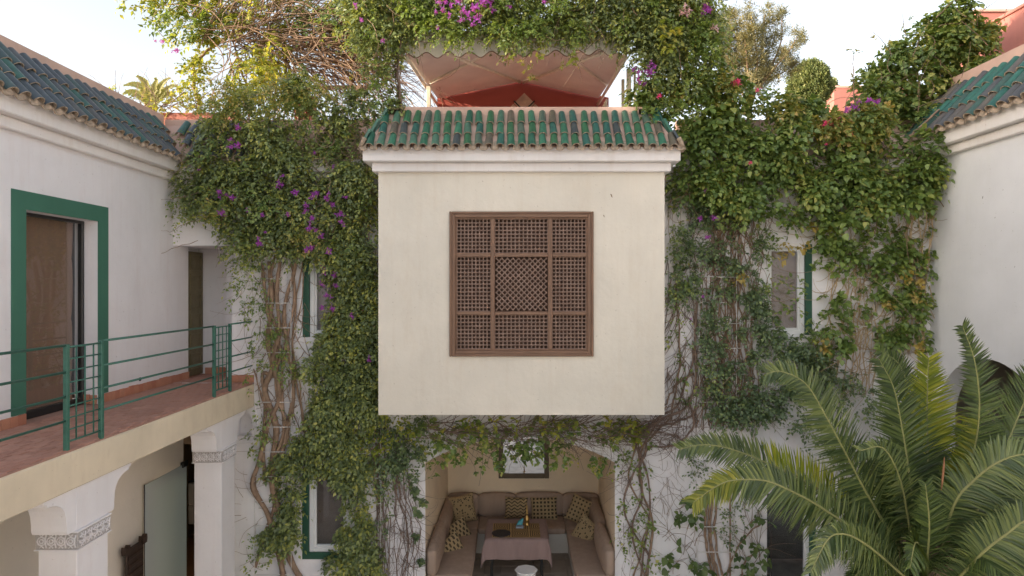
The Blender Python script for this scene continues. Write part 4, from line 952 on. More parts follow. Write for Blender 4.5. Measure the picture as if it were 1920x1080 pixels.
# red back wall with tile diamond
tw_ = empty('terrace_wall', (.2, 12.7, FT), 'deep red wall behind the awning with a diamond of tiles', 'wall')
q = MB(); q.prism([(-1.47, FT-.06), (1.9, FT-.06), (1.9, ez+.12), (1.68, ez+.17), (cr, pz+.07), (-1.47, ez+.15)], 'y', 12.62, 12.8); q.build('wall', M['red'], tw_)
cx, cz_ = XZ(983, 0, 12.6)[0], E+(540-233)/F*12.6; hw = .92*.9
cz_ = E+(540-173)/F*12.6 - .86; tl_ = .86/4
for i in range(4):
    for j in range(4):
        u = (i-j)*tl_; v = .86 - (i+j+1)*tl_
        q = MB(); s = tl_*.94; q.prism([(cx+u, cz_+v+s), (cx+u+s, cz_+v), (cx+u, cz_+v-s), (cx+u-s, cz_+v)], 'y', 12.60, 12.62)
        q.build('wall_tile', M['tile_pale'] if 'tile_pale' in M else M.setdefault('tile_pale', plain('cream_tile', (0.62, 0.45, 0.33), 0.4, 0.2)), tw_)
for s in (-1, 1):
    for k in (0,):
        q = MB(); q.tube([(cx-s*.05-s*.22*0, 12.593, cz_+.86-.18) if 0 else (cx+s*.20, 12.593, cz_+.86-.17), (cx-s*.52, 12.593, cz_+.86-.90)], .014, 4); q.build('dark_line', M['dark'], tw_)

# terrace walls left and far things
q = empty('parapet_wall', (-6, 12.3, FT), 'pink rendered parapet wall beyond the left tiled roof', 'wall')
b = MB(); b.box(-7.6, -5.2, 12.2, 12.4, FT-.3, E+3.33); b.build('wall', M['pink'], q)
b = MB(); b.prism([(XZ(552, 0, 13)[0], FT), (XZ(581, 0, 13)[0], FT), (XZ(581, 0, 13)[0], E+(540-176)/F*13), (XZ(570, 0, 13)[0], E+(540-168)/F*13), (XZ(556, 0, 13)[0], E+(540-152)/F*13), (XZ(552, 0, 13)[0], E+(540-158)/F*13)], 'y', 13, 13.4)
o = b.build('chimney', M['red'], None); o['label'] = 'small red chimney with slanted top glimpsed through twigs left of the awning'; o['category'] = 'chimney'
q = empty('red_house', (8.5, 9, 0), 'tall red rendered wall rising directly behind the right tiled roof', 'building')
b = MB(); b.box(8.5, 12, 4, 12.2, E+1, E+4.66); b.build('wall', M['pink'], q); b = MB(); b.bbox(8.46, 12, 4, 12.24, E+4.661, E+4.72, .01); b.build('coping', M['pink'], q)
q = empty('red_house', (10.1, 14, 0), 'farther red block with sunlit left side, above the leafy mound on the right', 'building')
b = MB(); b.box(10.1, 16, 14, 14.7, 0, E+6.0); b.build('wall', M['pink'], q); b = MB(); b.bbox(10.05, 16, 13.95, 14.75, E+6.001, E+6.06, .01); b.build('coping', M['mortar'], q)
q = empty('red_house', (24, 40, 0), 'small distant red house in the dip beside the rounded cypress', 'building')
b = MB(); x = 604*40/F; b.box(x, x+6, 40, 41.45, 0, E+12.45); b.build('wall', M['pink'], q); b = MB(); b.bbox(x-.05, x+6, 39.95, 41.5, E+12.451, E+12.6, .01); b.build('coping', M['mortar'], q)
b = MB(); b.bbox(XZ(575, 0, 12.9)[0], XZ(700, 0, 12.9)[0], 12.88, 12.96, E+(540-167)/F*12.9, E+(540-160)/F*12.9, .01)
o = b.build('pergola_beam', M['cream_wood'], None); o['label'] = 'pale level beam carrying the tangled twigs left of the awning'; o['category'] = 'beam'


# ------------------------------------------------------------------ leaves, stems, flowers
def vnoise(u, v, seed):
    """smooth value noise on arrays"""
    g = np.random.default_rng(seed).random((64, 64))
    def s(u, v):
        ui = np.floor(u).astype(int); vi = np.floor(v).astype(int); a = u-ui; b = v-vi; a = a*a*(3-2*a); b = b*b*(3-2*b)
        G = lambda i, j: g[i % 64, j % 64]
        return (G(ui, vi)*(1-a)+G(ui+1, vi)*a)*(1-b)+(G(ui, vi+1)*(1-a)+G(ui+1, vi+1)*a)*b
    return (s(u, v)*.6 + s(u*2.1+7, v*2.1+3)*.4)
def inpoly(x, y, poly):
    r = np.zeros(len(x), bool); n = len(poly); j = n-1
    for i in range(n):
        xi, yi = poly[i]; xj, yj = poly[j]
        c = ((yi > y) != (yj > y)) & (x < (xj-xi)*(y-yi)/(yj-yi+1e-12)+xi); r ^= c; j = i
    return r
def norm(a): return a/np.maximum(np.linalg.norm(a, axis=1, keepdims=True), 1e-9)
class Leaves:
    def __init__(s): s.p = []; s.d = []; s.n = []; s.l = []; s.w = []
    def add(s, p, d, n, l, w): s.p.append(p); s.d.append(d); s.n.append(n); s.l.append(l); s.w.append(w)
    def count(s): return sum(len(a) for a in s.p)
    def mesh(s, name, mats, shape='oval'):
        p = np.concatenate(s.p); d = norm(np.concatenate(s.d)); n = np.concatenate(s.n); l = np.concatenate(s.l)[:, None]; w = np.concatenate(s.w)[:, None]
        side = norm(np.cross(d, n)); n = np.cross(side, d)
        if shape == 'oval':      # folded 6-point leaf
            V = np.stack([p, p+d*l*.38+side*w*.5+n*w*.14, p+d*l*.42-n*w*.05, p+d*l*.38-side*w*.5+n*w*.14, p+d*l-n*l*.14], 1)
            fc = np.array([(0, 1, 2), (0, 2, 3), (1, 4, 2), (2, 4, 3)])
        else:                    # broad leaf, 7 points
            V = np.stack([p, p+d*l*.22+side*w*.46+n*w*.08, p+d*l*.6+side*w*.40+n*w*.06, p+d*l*.45-n*w*.06, p+d*l*.6-side*w*.40+n*w*.06, p+d*l*.22-side*w*.46+n*w*.08, p+d*l-n*l*.16], 1)
            fc = np.array([(0, 1, 3), (1, 2, 3), (2, 6, 3), (6, 4, 3), (4, 5, 3), (5, 0, 3)])
        k = V.shape[1]; N = len(p)
        Fc = (fc[None]+(np.arange(N)*k)[:, None, None]).reshape(-1, 3)
        return np_mesh(name, V.reshape(-1, 3), Fc, mats)
def sprays(L, c, out, n_leaf, twig, leaf, wid, droop=.5, jit=.5, rng=RNG):
    """sprays of leaflets set along short arching twigs; c centres, out outward directions"""
    N = len(c); out = norm(out + rng.normal(0, jit, (N, 3)))
    tl = twig*rng.uniform(.5, 1.25, (N, 1)); side = norm(np.cross(out, rng.normal(0, 1, (N, 3))+np.array([0, 0, 1.5])))
    for k in range(n_leaf):
        t = (k+.5)/n_leaf
        p = c + out*tl*t + np.array([0, 0, -1])*tl*droop*t*t
        tang = norm(out + np.array([0, 0, -1])*droop*2*t)
        sg = 1 if k % 2 else -1
        if k == n_leaf-1: d = tang
        else: d = norm(tang*.55 + side*sg*.9 + rng.normal(0, .22, (N, 3)))
        nn = norm(np.cross(side, tang)*np.where(np.cross(side, tang)[:, 2:3] < 0, -1, 1) + rng.normal(0, .35, (N, 3)) + np.array([0, -.45, .35]))
        s = rng.uniform(.65, 1.25, N)
        keep = rng.random(N) < .9
        L.add(p[keep], d[keep], nn[keep], (leaf*s)[keep], (wid*s)[keep])
def fill(L, poly, Y0, th, dens, leaf, wid, twig=.16, n_leaf=6, clump=.22, seed=1, holes=0.0, droop=.5, ybk=0.04, fillr=.35, hole_scale=3.0, out0=(0, -1, .25), maxn=60000, clump_cover=1.5):
    """foliage over a region of a wall: clumps of sprays bulging towards the yard, with gaps"""
    rng = np.random.default_rng(seed); poly = [tuple(q) for q in poly]
    xs = [q[0] for q in poly]; ys = [q[1] for q in poly]
    sc = F/Y0; area = 0.5*abs(sum(xs[i]*ys[(i+1) % len(xs)]-xs[(i+1) % len(xs)]*ys[i] for i in range(len(xs))))/sc/sc
    bb = (max(xs)-min(xs))*(max(ys)-min(ys))/sc/sc
    def samp(n):
        n2 = int(n*bb/max(area, .01))+1; x = rng.uniform(min(xs), max(xs), n2); y = rng.uniform(min(ys), max(ys), n2)
        k = inpoly(x, y, poly); x, y = x[k], y[k]
        if holes > 0:
            h = vnoise(x/sc*hole_scale, y/sc*hole_scale, seed+5); k = h > np.quantile(h, holes) if len(h) else h > 2; x, y = x[k], y[k]
        return x, y
    def thick(x, y): return th*(.25+.9*vnoise(x/sc*1.3, y/sc*1.3, seed+9))
    def world(x, y, d):
        Y = Y0-d; return np.stack([(x-960)/F*Y0, Y, E-(y-540)/F*Y0], 1)
    nsp = min(maxn, int(area*dens))
    # filler close to the wall
    x, y = samp(int(nsp*fillr)); d = ybk + rng.random(len(x))*thick(x, y)*.6
    sprays(L, world(x, y, d), np.tile(np.array(out0), (len(x), 1)).astype(float), n_leaf, twig, leaf, wid, droop, .75, rng)
    # clumps
    nc = int(area/(PI*clump*clump)*clump_cover)+1; cx, cy = samp(nc)
    if len(cx) == 0: return
    d = thick(cx, cy)*rng.uniform(.5, 1.0, len(cx)); cc = world(cx, cy, np.maximum(d-clump*.4, 0)); cr_ = clump*rng.uniform(.55, 1.3, len(cx))
    m = int(nsp*(1-fillr)/len(cx))+1
    idx = np.repeat(np.arange(len(cx)), m)
    v = norm(rng.normal(0, 1, (len(idx), 3)) + np.array([0, -.75, .25])); v[:, 1] = np.where(v[:, 1] > .3, -v[:, 1], v[:, 1])
    rad = cr_[idx][:, None]*rng.uniform(.6, 1.0, (len(idx), 1))
    p = cc[idx] + v*rad*np.array([1.0, .75, .85]); p[:, 1] = np.minimum(p[:, 1], Y0-ybk)
    sprays(L, p, v*.9+np.array([0, -.2, .1]), n_leaf, twig, leaf, wid, droop, .35, rng)
def catmull(pts, k=6):
    pts = np.asarray(pts, float); 
    if len(pts) < 3: 
        t = np.linspace(0, 1, k*2)[:, None]; return pts[0]*(1-t)+pts[-1]*t
    P_ = np.vstack([2*pts[0]-pts[1], pts, 2*pts[-1]-pts[-2]]); out = []
    for i in range(len(pts)-1):
        a, b, c, d = P_[i:i+4]
        for t in np.arange(k)/k: out.append(.5*((2*b)+(c-a)*t+(2*a-5*b+4*c-d)*t*t+(3*b-a-3*c+d)*t**3))
    out.append(pts[-1]); return np.array(out)
def stem(b, px, Y0, r0, r1=None, off=.03, wob=.015, seed=0, n=6, k=7, mi=0):
    """a woody stem through photo pixels on the plane Y0, standing off it"""
    rng = np.random.default_rng(seed); w = [((x-960)/F*Y0, Y0-off-(q[0] if q else 0), E-(y-540)/F*Y0) for x, y, *q in px]
    c = catmull(w, k); t = np.linspace(0, 1, len(c))
    for a in range(3):
        ph = rng.uniform(0, 6.28, 3); fr_ = rng.uniform(2, 12, 3)
        c[:, a] += wob*(np.sin(t*fr_[0]*3+ph[0])*.6+np.sin(t*fr_[1]*4+ph[1])*.4)*(.6 if a == 1 else 1)
    r1 = r1 or r0*.6; rad = (r0+(r1-r0)*t)*(1+.15*np.sin(t*40+rng.uniform(0, 6)))
    b.tube([tuple(q) for q in c], list(rad), n, mi); return c
def twigs(b, poly, Y0, n, ln, r=.004, seed=3, th=.2, ang=-PI/2, spread=.6, curl=1.0, n_side=3, off=.02, mi=0, grav=0):
    """thin twigs with a wandering direction, started anywhere in a region (ang: main heading in the picture plane, up = pi/2)"""
    rng = np.random.default_rng(seed); xs = [q[0] for q in poly]; ys = [q[1] for q in poly]; c = 0; tr = 0
    while c < n and tr < n*40:
        tr += 1; x, y = rng.uniform(min(xs), max(xs)), rng.uniform(min(ys), max(ys))
        if not inpoly(np.array([x]), np.array([y]), poly)[0]: continue
        c += 1; a = ang+rng.normal(0, spread); L_ = ln*rng.uniform(.4, 1.4); m = 9; da = rng.normal(0, curl)/m; s = L_/m
        p = np.array([(x-960)/F*Y0, Y0-off-rng.random()*th, E-(y-540)/F*Y0]); pts = [p.copy()]; dy = rng.normal(0, .12)
        for i in range(m):
            a += da+rng.normal(0, .12); p = p+np.array([math.cos(a)*s, dy*s, math.sin(a)*s - grav*s*i/m]); p[1] = min(p[1], Y0-.008); pts.append(p.copy())
        rr = r*rng.uniform(.6, 1.5); b.tube([tuple(q) for q in pts], [rr*(1-.6*i/m) for i in range(m+1)], n_side, mi, cap=False)
def flower_mesh(mat, n=9, r=.035, size=.032, seed=0):
    rng = np.random.default_rng(seed); V = []; Fc = []
    for i in range(n):
        c = rng.normal(0, r*.6, 3); d = norm(rng.normal(0, 1, (1, 3))+np.array([[0, -.6, .2]]))[0]; u = norm(np.cross(d, rng.normal(0, 1, 3))[None])[0]; w = np.cross(d, u)
        s = size*rng.uniform(.7, 1.2); b0 = len(V)
        for k in range(3):
            a = 2*PI*k/3+.3; e = u*math.cos(a)+w*math.sin(a); f = u*math.cos(a+1.2)+w*math.sin(a+1.2); g_ = u*math.cos(a+.6)+w*math.sin(a+.6)
            b1 = len(V); V += [c, c+e*s*.5+d*s*.3, c+g_*s+d*s*.35, c+f*s*.5+d*s*.3]; Fc += [(b1, b1+1, b1+2, b1+3)]
    q = MB(); q.add(V, Fc); return q.mesh([mat], 'flower')
FM = [flower_mesh(M['petal'], 9, .035, .034, i) for i in range(4)]; FP = [flower_mesh(M['petal_pink'], 9, .04, .036, i+9) for i in range(2)]; FW = [flower_mesh(M['petal_pale'], 6, .05, .055, i+19) for i in range(2)]
def flowers(parent, pts, Y, meshes=FM, s=1.15):
    for i, q in enumerate(pts):
        x, y = q[0], q[1]; k = q[2] if len(q) > 2 else 1.0
        o = bpy.data.objects.new('flower_cluster', meshes[i % len(meshes)]); COL.objects.link(o); o.parent = parent
        pos = P(x, y, Y); ss = s*k*random.uniform(.8, 1.15)
        o.matrix_basis = wm(parent).inverted() @ Matrix.Translation(pos) @ Matrix.Rotation(random.uniform(0, 6.28), 4, 'Y') @ Matrix.Scale(ss, 4)
def foliage(parent, L, mats, name='foliage', shape='oval', label=None):
    o = link(name, L.mesh(name, mats, shape), parent, kind='stuff')
    if label: o['label'] = label
    return o

# ================= 1. the big left curtain with purple bracts
v1 = empty('bougainvillea', (-3.6, YF-.2, 0), 'dark green climber with purple bracts covering the facade left of the bay', 'climbing plant')
L = Leaves()
A = [(400, 225), (430, 190), (470, 165), (560, 155), (640, 178), (690, 190), (706, 215), (716, 250), (712, 300), (712, 500), (645, 505), (600, 492), (560, 470), (500, 492), (460, 480), (445, 440), (405, 410), (395, 330)]
fill(L, A, YF, .6, 760, .07, .043, twig=.17, n_leaf=7, clump=.21, seed=11, droop=.6, holes=.1, hole_scale=3)
fill(L, [(362, 240), (400, 225), (400, 300), (398, 410), (430, 440), (400, 438), (352, 428), (340, 400), (348, 360), (330, 340), (338, 312), (352, 300)], YF, .45, 430, .066, .04, twig=.16, n_leaf=7, clump=.18, seed=111, droop=.6, holes=.22, hole_scale=2.2)
B_ = [(610, 495), (712, 495), (712, 780), (700, 800), (690, 690), (640, 650), (625, 628)]
fill(L, B_, YF, .34, 850, .066, .042, twig=.15, n_leaf=7, clump=.18, seed=12, droop=.6)
B2 = [(628, 560), (655, 520), (700, 600), (706, 760), (700, 800), (650, 850), (575, 820), (590, 760), (578, 700), (590, 655), (625, 635)]
fill(L, B2, YF, .35, 800, .068, .044, twig=.15, n_leaf=7, clump=.2, seed=13)
B3 = [(590, 800), (650, 790), (690, 850), (702, 900), (700, 980), (722, 1090), (630, 1090), (644, 1000), (650, 930), (640, 900), (590, 882), (575, 860), (560, 860), (500, 880), (495, 870), (520, 850), (560, 835)]
fill(L, B3, YF, .30, 850, .068, .046, twig=.14, n_leaf=7, clump=.18, seed=14)
B4 = [(500, 865), (575, 840), (574, 900), (556, 960), (552, 1010), (520, 1050), (505, 1010), (515, 960), (500, 920)]
fill(L, B4, YF, .28, 650, .07, .042, twig=.14, n_leaf=6, clump=.18, seed=15, holes=.12)
foliage(v1, L, M['leaf_left'], 'foliage')
L = Leaves()
fill(L, [(420, 240), (560, 180), (690, 210), (700, 480), (500, 480), (380, 430), (350, 330)], YF-.35, .35, 45, .06, .036, seed=16, clump=.2, holes=.5, hole_scale=2.2)
fill(L, [(440, 455), (480, 450), (500, 520), (480, 600), (450, 560), (425, 520)], YF, .2, 110, .055, .03, seed=17, clump=.12, holes=.35)
fill(L, [(462, 520), (560, 500), (566, 800), (520, 830), (490, 820), (470, 690)], YF-.12, .2, 70, .062, .032, seed=18, clump=.12, holes=.6, hole_scale=2.4)
fill(L, [(462, 560), (500, 570), (510, 680), (480, 700)], YF-.1, .15, 150, .055, .03, seed=19, clump=.1, holes=.3)
fill(L, [(425, 470), (450, 470), (450, 560), (432, 560)], YF-.1, .1, 120, .06, .03, seed=20, clump=.08, holes=.3)
fill(L, [(470, 1000), (500, 1000), (505, 1078), (468, 1078)], YF-.05, .1, 90, .055, .03, seed=21, clump=.08, holes=.4)
fill(L, [(1000-540, 820), (480, 822), (478, 850), (458, 850)], YF-.05, .1, 120, .06, .04, seed=22, clump=.06, holes=.2)
fill(L, [(320, 355), (345, 355), (342, 470), (318, 470)], YF-.2, .1, 55, .05, .028, seed=23, clump=.1, holes=.4)
fill(L, [(325, 255), (375, 250), (375, 290), (330, 292)], YF-.25, .1, 80, .05, .028, seed=24, clump=.1, holes=.3)
foliage(v1, L, M['leaf_mid'], 'young_foliage')
L = Leaves()
fill(L, [(370, 215), (420, 185), (480, 165), (560, 155), (640, 185), (640, 215), (430, 230), (372, 245)], YF-.25, .55, 620, .055, .032, seed=25, clump=.2, holes=.2)
fill(L, [(545, 400), (600, 400), (610, 480), (540, 480)], YF-.5, .2, 140, .055, .032, seed=26, clump=.14)
fill(L, [(380, 370), (410, 370), (405, 425), (378, 425)], YF-.5, .1, 120, .065, .035, seed=27, clump=.08)
fill(L, [(660, 320), (705, 320), (712, 420), (680, 420)], YF-.3, .15, 90, .05, .028, seed=28, clump=.12, holes=.3)
foliage(v1, L, M['leaf_warm'], 'sun_toned_foliage')  # sunlight along the upper edge painted with warmer leaf colour
# woody stems of the left vine
S = [([(508, 490), (512, 560), (505, 640), (512, 690), (498, 730), (520, 800), (512, 870), (523, 960), (545, 1040), (572, 1095)], .042),
     ([(560, 485), (545, 540), (535, 600), (545, 660), (552, 710), (548, 780), (530, 850), (515, 900), (530, 980), (532, 1095)], .034),
     ([(530, 490), (522, 550), (528, 620), (516, 680), (528, 740), (505, 800), (490, 860), (480, 910), (505, 960), (520, 1010), (540, 1095)], .036),
     ([(495, 495), (500, 560), (520, 620), (518, 700), (495, 700), (500, 760), (495, 840), (500, 900)], .026),
     ([(548, 495), (556, 560), (540, 640), (530, 720), (535, 800), (520, 860), (518, 940), (495, 1010), (483, 1060)], .024),
     ([(520, 480), (505, 560), (512, 620), (530, 660), (520, 720), (540, 790)], .02), ([(570, 490), (558, 560), (550, 650), (560, 730), (575, 820)], .013),
     ([(480, 690), (495, 745), (520, 790), (545, 810), (530, 850)], .012), ([(575, 500), (568, 570), (552, 640), (562, 700), (570, 760), (578, 850)], .010)]
for i, (pts, r) in enumerate(S):
    q = MB(); stem(q, pts, YF, r*.85, r*1.25, .05+.02*(i % 3), .012, 40+i, 8); q.build('stem', M['bark'], v1)
q = MB()
twigs(q, [(485, 480), (575, 480), (575, 860), (490, 860)], YF, 90, .8, .006, 31, .1, -PI/2, .45, 1.3)
twigs(q, [(440, 430), (560, 430), (540, 620), (470, 600)], YF, 45, .7, .004, 32, .1, -PI/2, .5, 1.5)
twigs(q, [(380, 220), (700, 200), (700, 470), (420, 440)], YF, 160, .7, .006, 33, .3, -PI/2, .9, 1.5)
twigs(q, [(600, 240), (700, 230), (700, 360), (620, 340)], YF-.35, 60, .5, .005, 34, .2, -PI/2, 1.2, 2.5)
twigs(q, [(660, 650), (712, 650), (712, 860), (665, 860)], YF, 45, .9, .006, 35, .1, -PI/2, .35, .8)
twigs(q, [(440, 860), (500, 860), (520, 1070), (460, 1070)], YF, 16, .5, .003, 36, .05, PI, .8, 1)
for x0, x1_, y, s in ((338, 268, 472, 1), (345, 300, 380, -1), (350, 300, 325, 1), (350, 306, 430, 1)):
    stem(q, [(x0+40, y-20), (x0, y-8), ((x0+x1_)/2, y+5*s), (x1_, y+s*2)], YF-.25, .006, .002, .1, .01, x0, 4)
q.build('twigs', M['bark'], v1, kind='stuff')
flowers(v1, [(432, 276), (446, 272), (445, 238), (433, 262, .8), (412, 362), (436, 370), (425, 366, .7), (416, 400), (372, 318, .5), (465, 395), (491, 402), (524, 346, 1.1), (530, 330, .6), (554, 361), (572, 385), (573, 396, .7), (585, 411, 1.1), (580, 428, 1.1), (593, 431), (603, 443), (486, 455, 1.1), (576, 468), (582, 464), (588, 367), (613, 370), (594, 361, .8), (625, 383), (638, 402), (641, 417), (617, 471, 1.1), (589, 286, .7), (625, 312, .6), (648, 370, .6), (540, 402, .7), (497, 436, .5)], YF-.62)
flowers(v1, [(608, 504, 1.3), (627, 515), (631, 534, 1.1), (604, 533), (614, 554, 1.2), (604, 577), (622, 579), (660, 592, .8), (692, 674, .8), (715, 377, .8), (714, 490, 1)], YF-.42)

# ================= trellises of white wire
def trellis(name, label, xs, ys, x0, x1, y0, y1, seed):
    o = empty(name, P((x0+x1)/2, y1, YF), label, 'trellis', 'white wire trellises fixed to the facade')
    for x in xs: q = MB(); a = XZ(x, y0, YF); c = XZ(x, y1, YF); q.tube([(a[0], YF-.10, a[1]), (a[0], YF-.10, c[1])], .006, 5); q.build('upright', M['steel_white'], o)
    for y in ys: q = MB(); a = XZ(x0, y, YF); c = XZ(x1, y, YF); q.tube([(a[0], YF-.108, a[1]), (c[0], YF-.108, a[1])], .007, 5); q.build('crossbar', M['steel_white'], o)
trellis('trellis', 'white wire trellis behind the thick brown stems left of the bay', (549.5,), (523, 568, 614, 660), 488, 549, 480, 712, 1)
trellis('trellis', 'lower white wire trellis left of the ground floor window frame', (482, 550), (752, 798, 844, 890, 936, 981, 1026, 1072), 482, 550, 715, 1082, 2)
trellis('trellis', 'white wire trellis between the dark climber and the alcove', (716,), (616, 755, 801, 847, 893, 940), 665, 716, 560, 1035, 3)
trellis('trellis', 'white wire trellis among thin stems right of the bay', (1308,), (473, 519, 567, 613, 659, 752, 798), 1308, 1355, 470, 806, 4)
trellis('trellis', 'white wire trellis under the dark leaves beside the right upper window', (1377,), (520, 606, 652, 700), 1340, 1392, 470, 760, 5)
trellis('trellis', 'white wire trellis behind the yellowing leaves right of the window', (1632,), (520, 566, 611, 657), 1570, 1632, 500, 665, 6)
trellis('trellis', 'short white wire trellis at the foot of the wall right of the alcove', (1305, 1372), (983, 1030), 1305, 1372, 925, 1078, 7)

# ================= 2. climber under the bay and left of the alcove
v2 = empty('hanging_creeper', (-1.8, YF-.1, 0), 'tangled creeper with light green leaves hanging under the bay over the arch', 'climbing plant')
L = Leaves()
fill(L, [(692, 772), (800, 782), (805, 840), (795, 890), (770, 900), (740, 880), (700, 850)], YF, .35, 380, .058, .042, twig=.14, n_leaf=6, seed=51, clump=.15, holes=.1)
fill(L, [(705, 880), (735, 870), (745, 980), (700, 1000)], YF, .2, 170, .055, .038, n_leaf=5, seed=52, clump=.12, holes=.3)
foliage(v2, L, M['leaf_dark'], 'foliage')
L = Leaves()
fill(L, [(690, 775), (790, 780), (800, 830), (700, 850)], YF-.2, .25, 140, .055, .042, n_leaf=5, seed=53, clump=.12, holes=.4)
foliage(v2, L, M['leaf_yellow'], 'young_foliage')
L = Leaves()
fill(L, [(780, 784), (1240, 784), (1225, 815), (1135, 815), (1080, 830), (1020, 850), (960, 855), (900, 840), (830, 850), (790, 830)], YF, .5, 170, .075, .062, twig=.1, n_leaf=4, seed=54, clump=.13, holes=.25, hole_scale=4)
for i, (x, y0, y1) in enumerate(((812, 850, 895), (830, 840, 880), (852, 840, 870), (928, 800, 850), (945, 800, 880), (962, 800, 875), (985, 810, 860), (1008, 800, 862), (1024, 800, 860), (1035, 830, 880), (870, 800, 860), (900, 830, 885), (1048, 800, 870), (1110, 800, 880), (1060, 840, 870), (935, 840, 880), (1130, 850, 880))):
    fill(L, [(x-8, y0), (x+8, y0), (x+7, y1), (x-7, y1)], YF-.12, .12, 130, .072, .058, twig=.08, n_leaf=4, seed=60+i, clump=.06, clump_cover=.8)
fill(L, [(1120, 790), (1210, 785), (1215, 900), (1180, 900)], YF-.05, .2, 45, .06, .045, n_leaf=4, seed=80, clump=.1, holes=.4)
foliage(v2, L, M['leaf_mid'], 'hanging_leaves', 'broad')
L = Leaves()
fill(L, [(1182, 782), (1200, 782), (1198, 826), (1186, 826)], YF-.2, .1, 420, .08, .05, twig=.08, n_leaf=4, seed=81, clump=.05)
fill(L, [(700, 782), (1240, 782), (1230, 805), (700, 812)], YF-.3, .3, 60, .07, .05, twig=.1, n_leaf=4, seed=8200, clump=.1, holes=.35, hole_scale=4)
fill(L, [(1060, 845), (1150, 850), (1150, 880), (1080, 875)], YF-.2, .1, 60, .05, .035, n_leaf=4, seed=82, clump=.08, holes=.4)
foliage(v2, L, M['leaf_yellow'], 'yellow_leaves', 'broad')
q = MB()
twigs(q, [(780, 784), (1230, 784), (1230, 815), (780, 812)], YF, 190, .8, .006, 83, .5, 0, .35, .8, off=.05)
twigs(q, [(780, 790), (1230, 790), (1200, 830), (800, 830)], YF, 120, .5, .004, 84, .35, PI, .4, 1.5, off=.03)
twigs(q, [(820, 795), (1220, 795), (1180, 830), (900, 830)], YF, 90, .38, .003, 85, .3, -PI/2, .5, 1.2, off=.03)
q.build('twigs', M['bark_dark'], v2, kind='stuff')
q = MB()
for i in range(20):
    x = random.uniform(700, 760); e = random.uniform(-30, 60); stem(q, [(x+random.uniform(-5, 25), 800), (x+random.uniform(-10, 20), 860), (x+e*.2, 930), (x+e*.4+random.uniform(-20, 20), 1000), (x+e*.3, 1090)], YF, .009, .006, .03+.01*(i % 4), .03, 90+i, 5)
twigs(q, [(715, 860), (790, 880), (785, 1075), (720, 1080)], YF, 120, .55, .0035, 86, .06, -PI/2, .8, 2.2)
q.build('thin_stems', M['bark_dark'], v2, kind='stuff')
L = Leaves()
for i, (x, y) in enumerate(((792, 938), (776, 918), (787, 960), (783, 1003), (777, 917), (788, 1049))): fill(L, [(x-5, y-6), (x+5, y-6), (x+5, y+6), (x-5, y+6)], YF-.02, .05, 260, .08, .065, twig=.03, n_leaf=3, seed=100+i, clump=.03)
foliage(v2, L, M['leaf_dark'], 'scattered_leaves', 'broad')

# ================= 3. stems right of the alcove and bay
v3 = empty('woody_creeper', (2.2, YF-.1, 0), 'bare looping brown stems climbing between the alcove and the palm', 'climbing plant')
for i, pts in enumerate(([(1200, 800), (1188, 850), (1178, 900), (1215, 970), (1200, 1030), (1185, 1095)], [(1180, 790), (1195, 860), (1200, 930), (1185, 990), (1215, 1040), (1208, 1095)], [(1215, 790), (1205, 850), (1190, 880), (1168, 940), (1182, 1000), (1215, 1095)],
    [(1250, 760), (1225, 800), (1200, 850), (1205, 920), (1222, 980), (1205, 1095)], [(1300, 640), (1290, 700), (1265, 760), (1225, 790), (1195, 830), (1215, 900), (1212, 1000), (1195, 1095)], [(1306, 560), (1300, 640), (1300, 720), (1285, 760), (1250, 780), (1210, 800)],
    [(1262, 500), (1270, 600), (1275, 680), (1262, 740), (1250, 790), (1200, 840)], [(1315, 755), (1290, 780), (1262, 790), (1215, 800)], [(1290, 740), (1298, 790), (1285, 815), (1255, 835), (1215, 838), (1200, 860)], [(1240, 770), (1268, 720), (1300, 700)])):
    q = MB(); stem(q, pts, YF, .011+.004*(i % 3), .015+.004*(i % 2), .04+.02*(i % 3), .022, 120+i, 7); q.build('stem', M['bark_dark'] if i % 3 else M['bark'], v3)
q = MB()
twigs(q, [(1248, 480), (1310, 480), (1315, 760), (1250, 770)], YF, 75, 1.1, .006, 130, .08, -PI/2, .3, .8)
twigs(q, [(1160, 800), (1300, 790), (1260, 900), (1170, 1060)], YF, 70, .6, .0035, 131, .1, -PI/2, .7, 1.5)
twigs(q, [(1150, 850), (1200, 850), (1200, 1070), (1160, 1070)], YF, 40, .4, .003, 132, .06, PI, .9, 1.5)
twigs(q, [(1225, 780), (1290, 760), (1280, 840), (1220, 830)], YF, 26, .6, .006, 133, .1, PI, 1.2, 3.5)
q.build('twigs', M['bark_dark'], v3, kind='stuff')
L = Leaves()
fill(L, [(1248, 620), (1300, 640), (1300, 760), (1250, 760)], YF-.03, .15, 36, .07, .05, n_leaf=4, seed=134, clump=.08, holes=.4)
fill(L, [(1255, 480), (1300, 480), (1305, 640), (1255, 640)], YF-.03, .15, 60, .055, .035, n_leaf=5, seed=135, clump=.1, holes=.4)
fill(L, [(1160, 850), (1230, 850), (1230, 1075), (1160, 1075)], YF-.03, .1, 14, .06, .045, n_leaf=3, seed=136, clump=.06, holes=.4)
fill(L, [(1185, 1030), (1230, 1030), (1230, 1078), (1190, 1078)], YF-.03, .2, 40, .06, .05, n_leaf=4, seed=137, clump=.08, holes=.3)
foliage(v3, L, M['leaf_mid'], 'sparse_leaves')

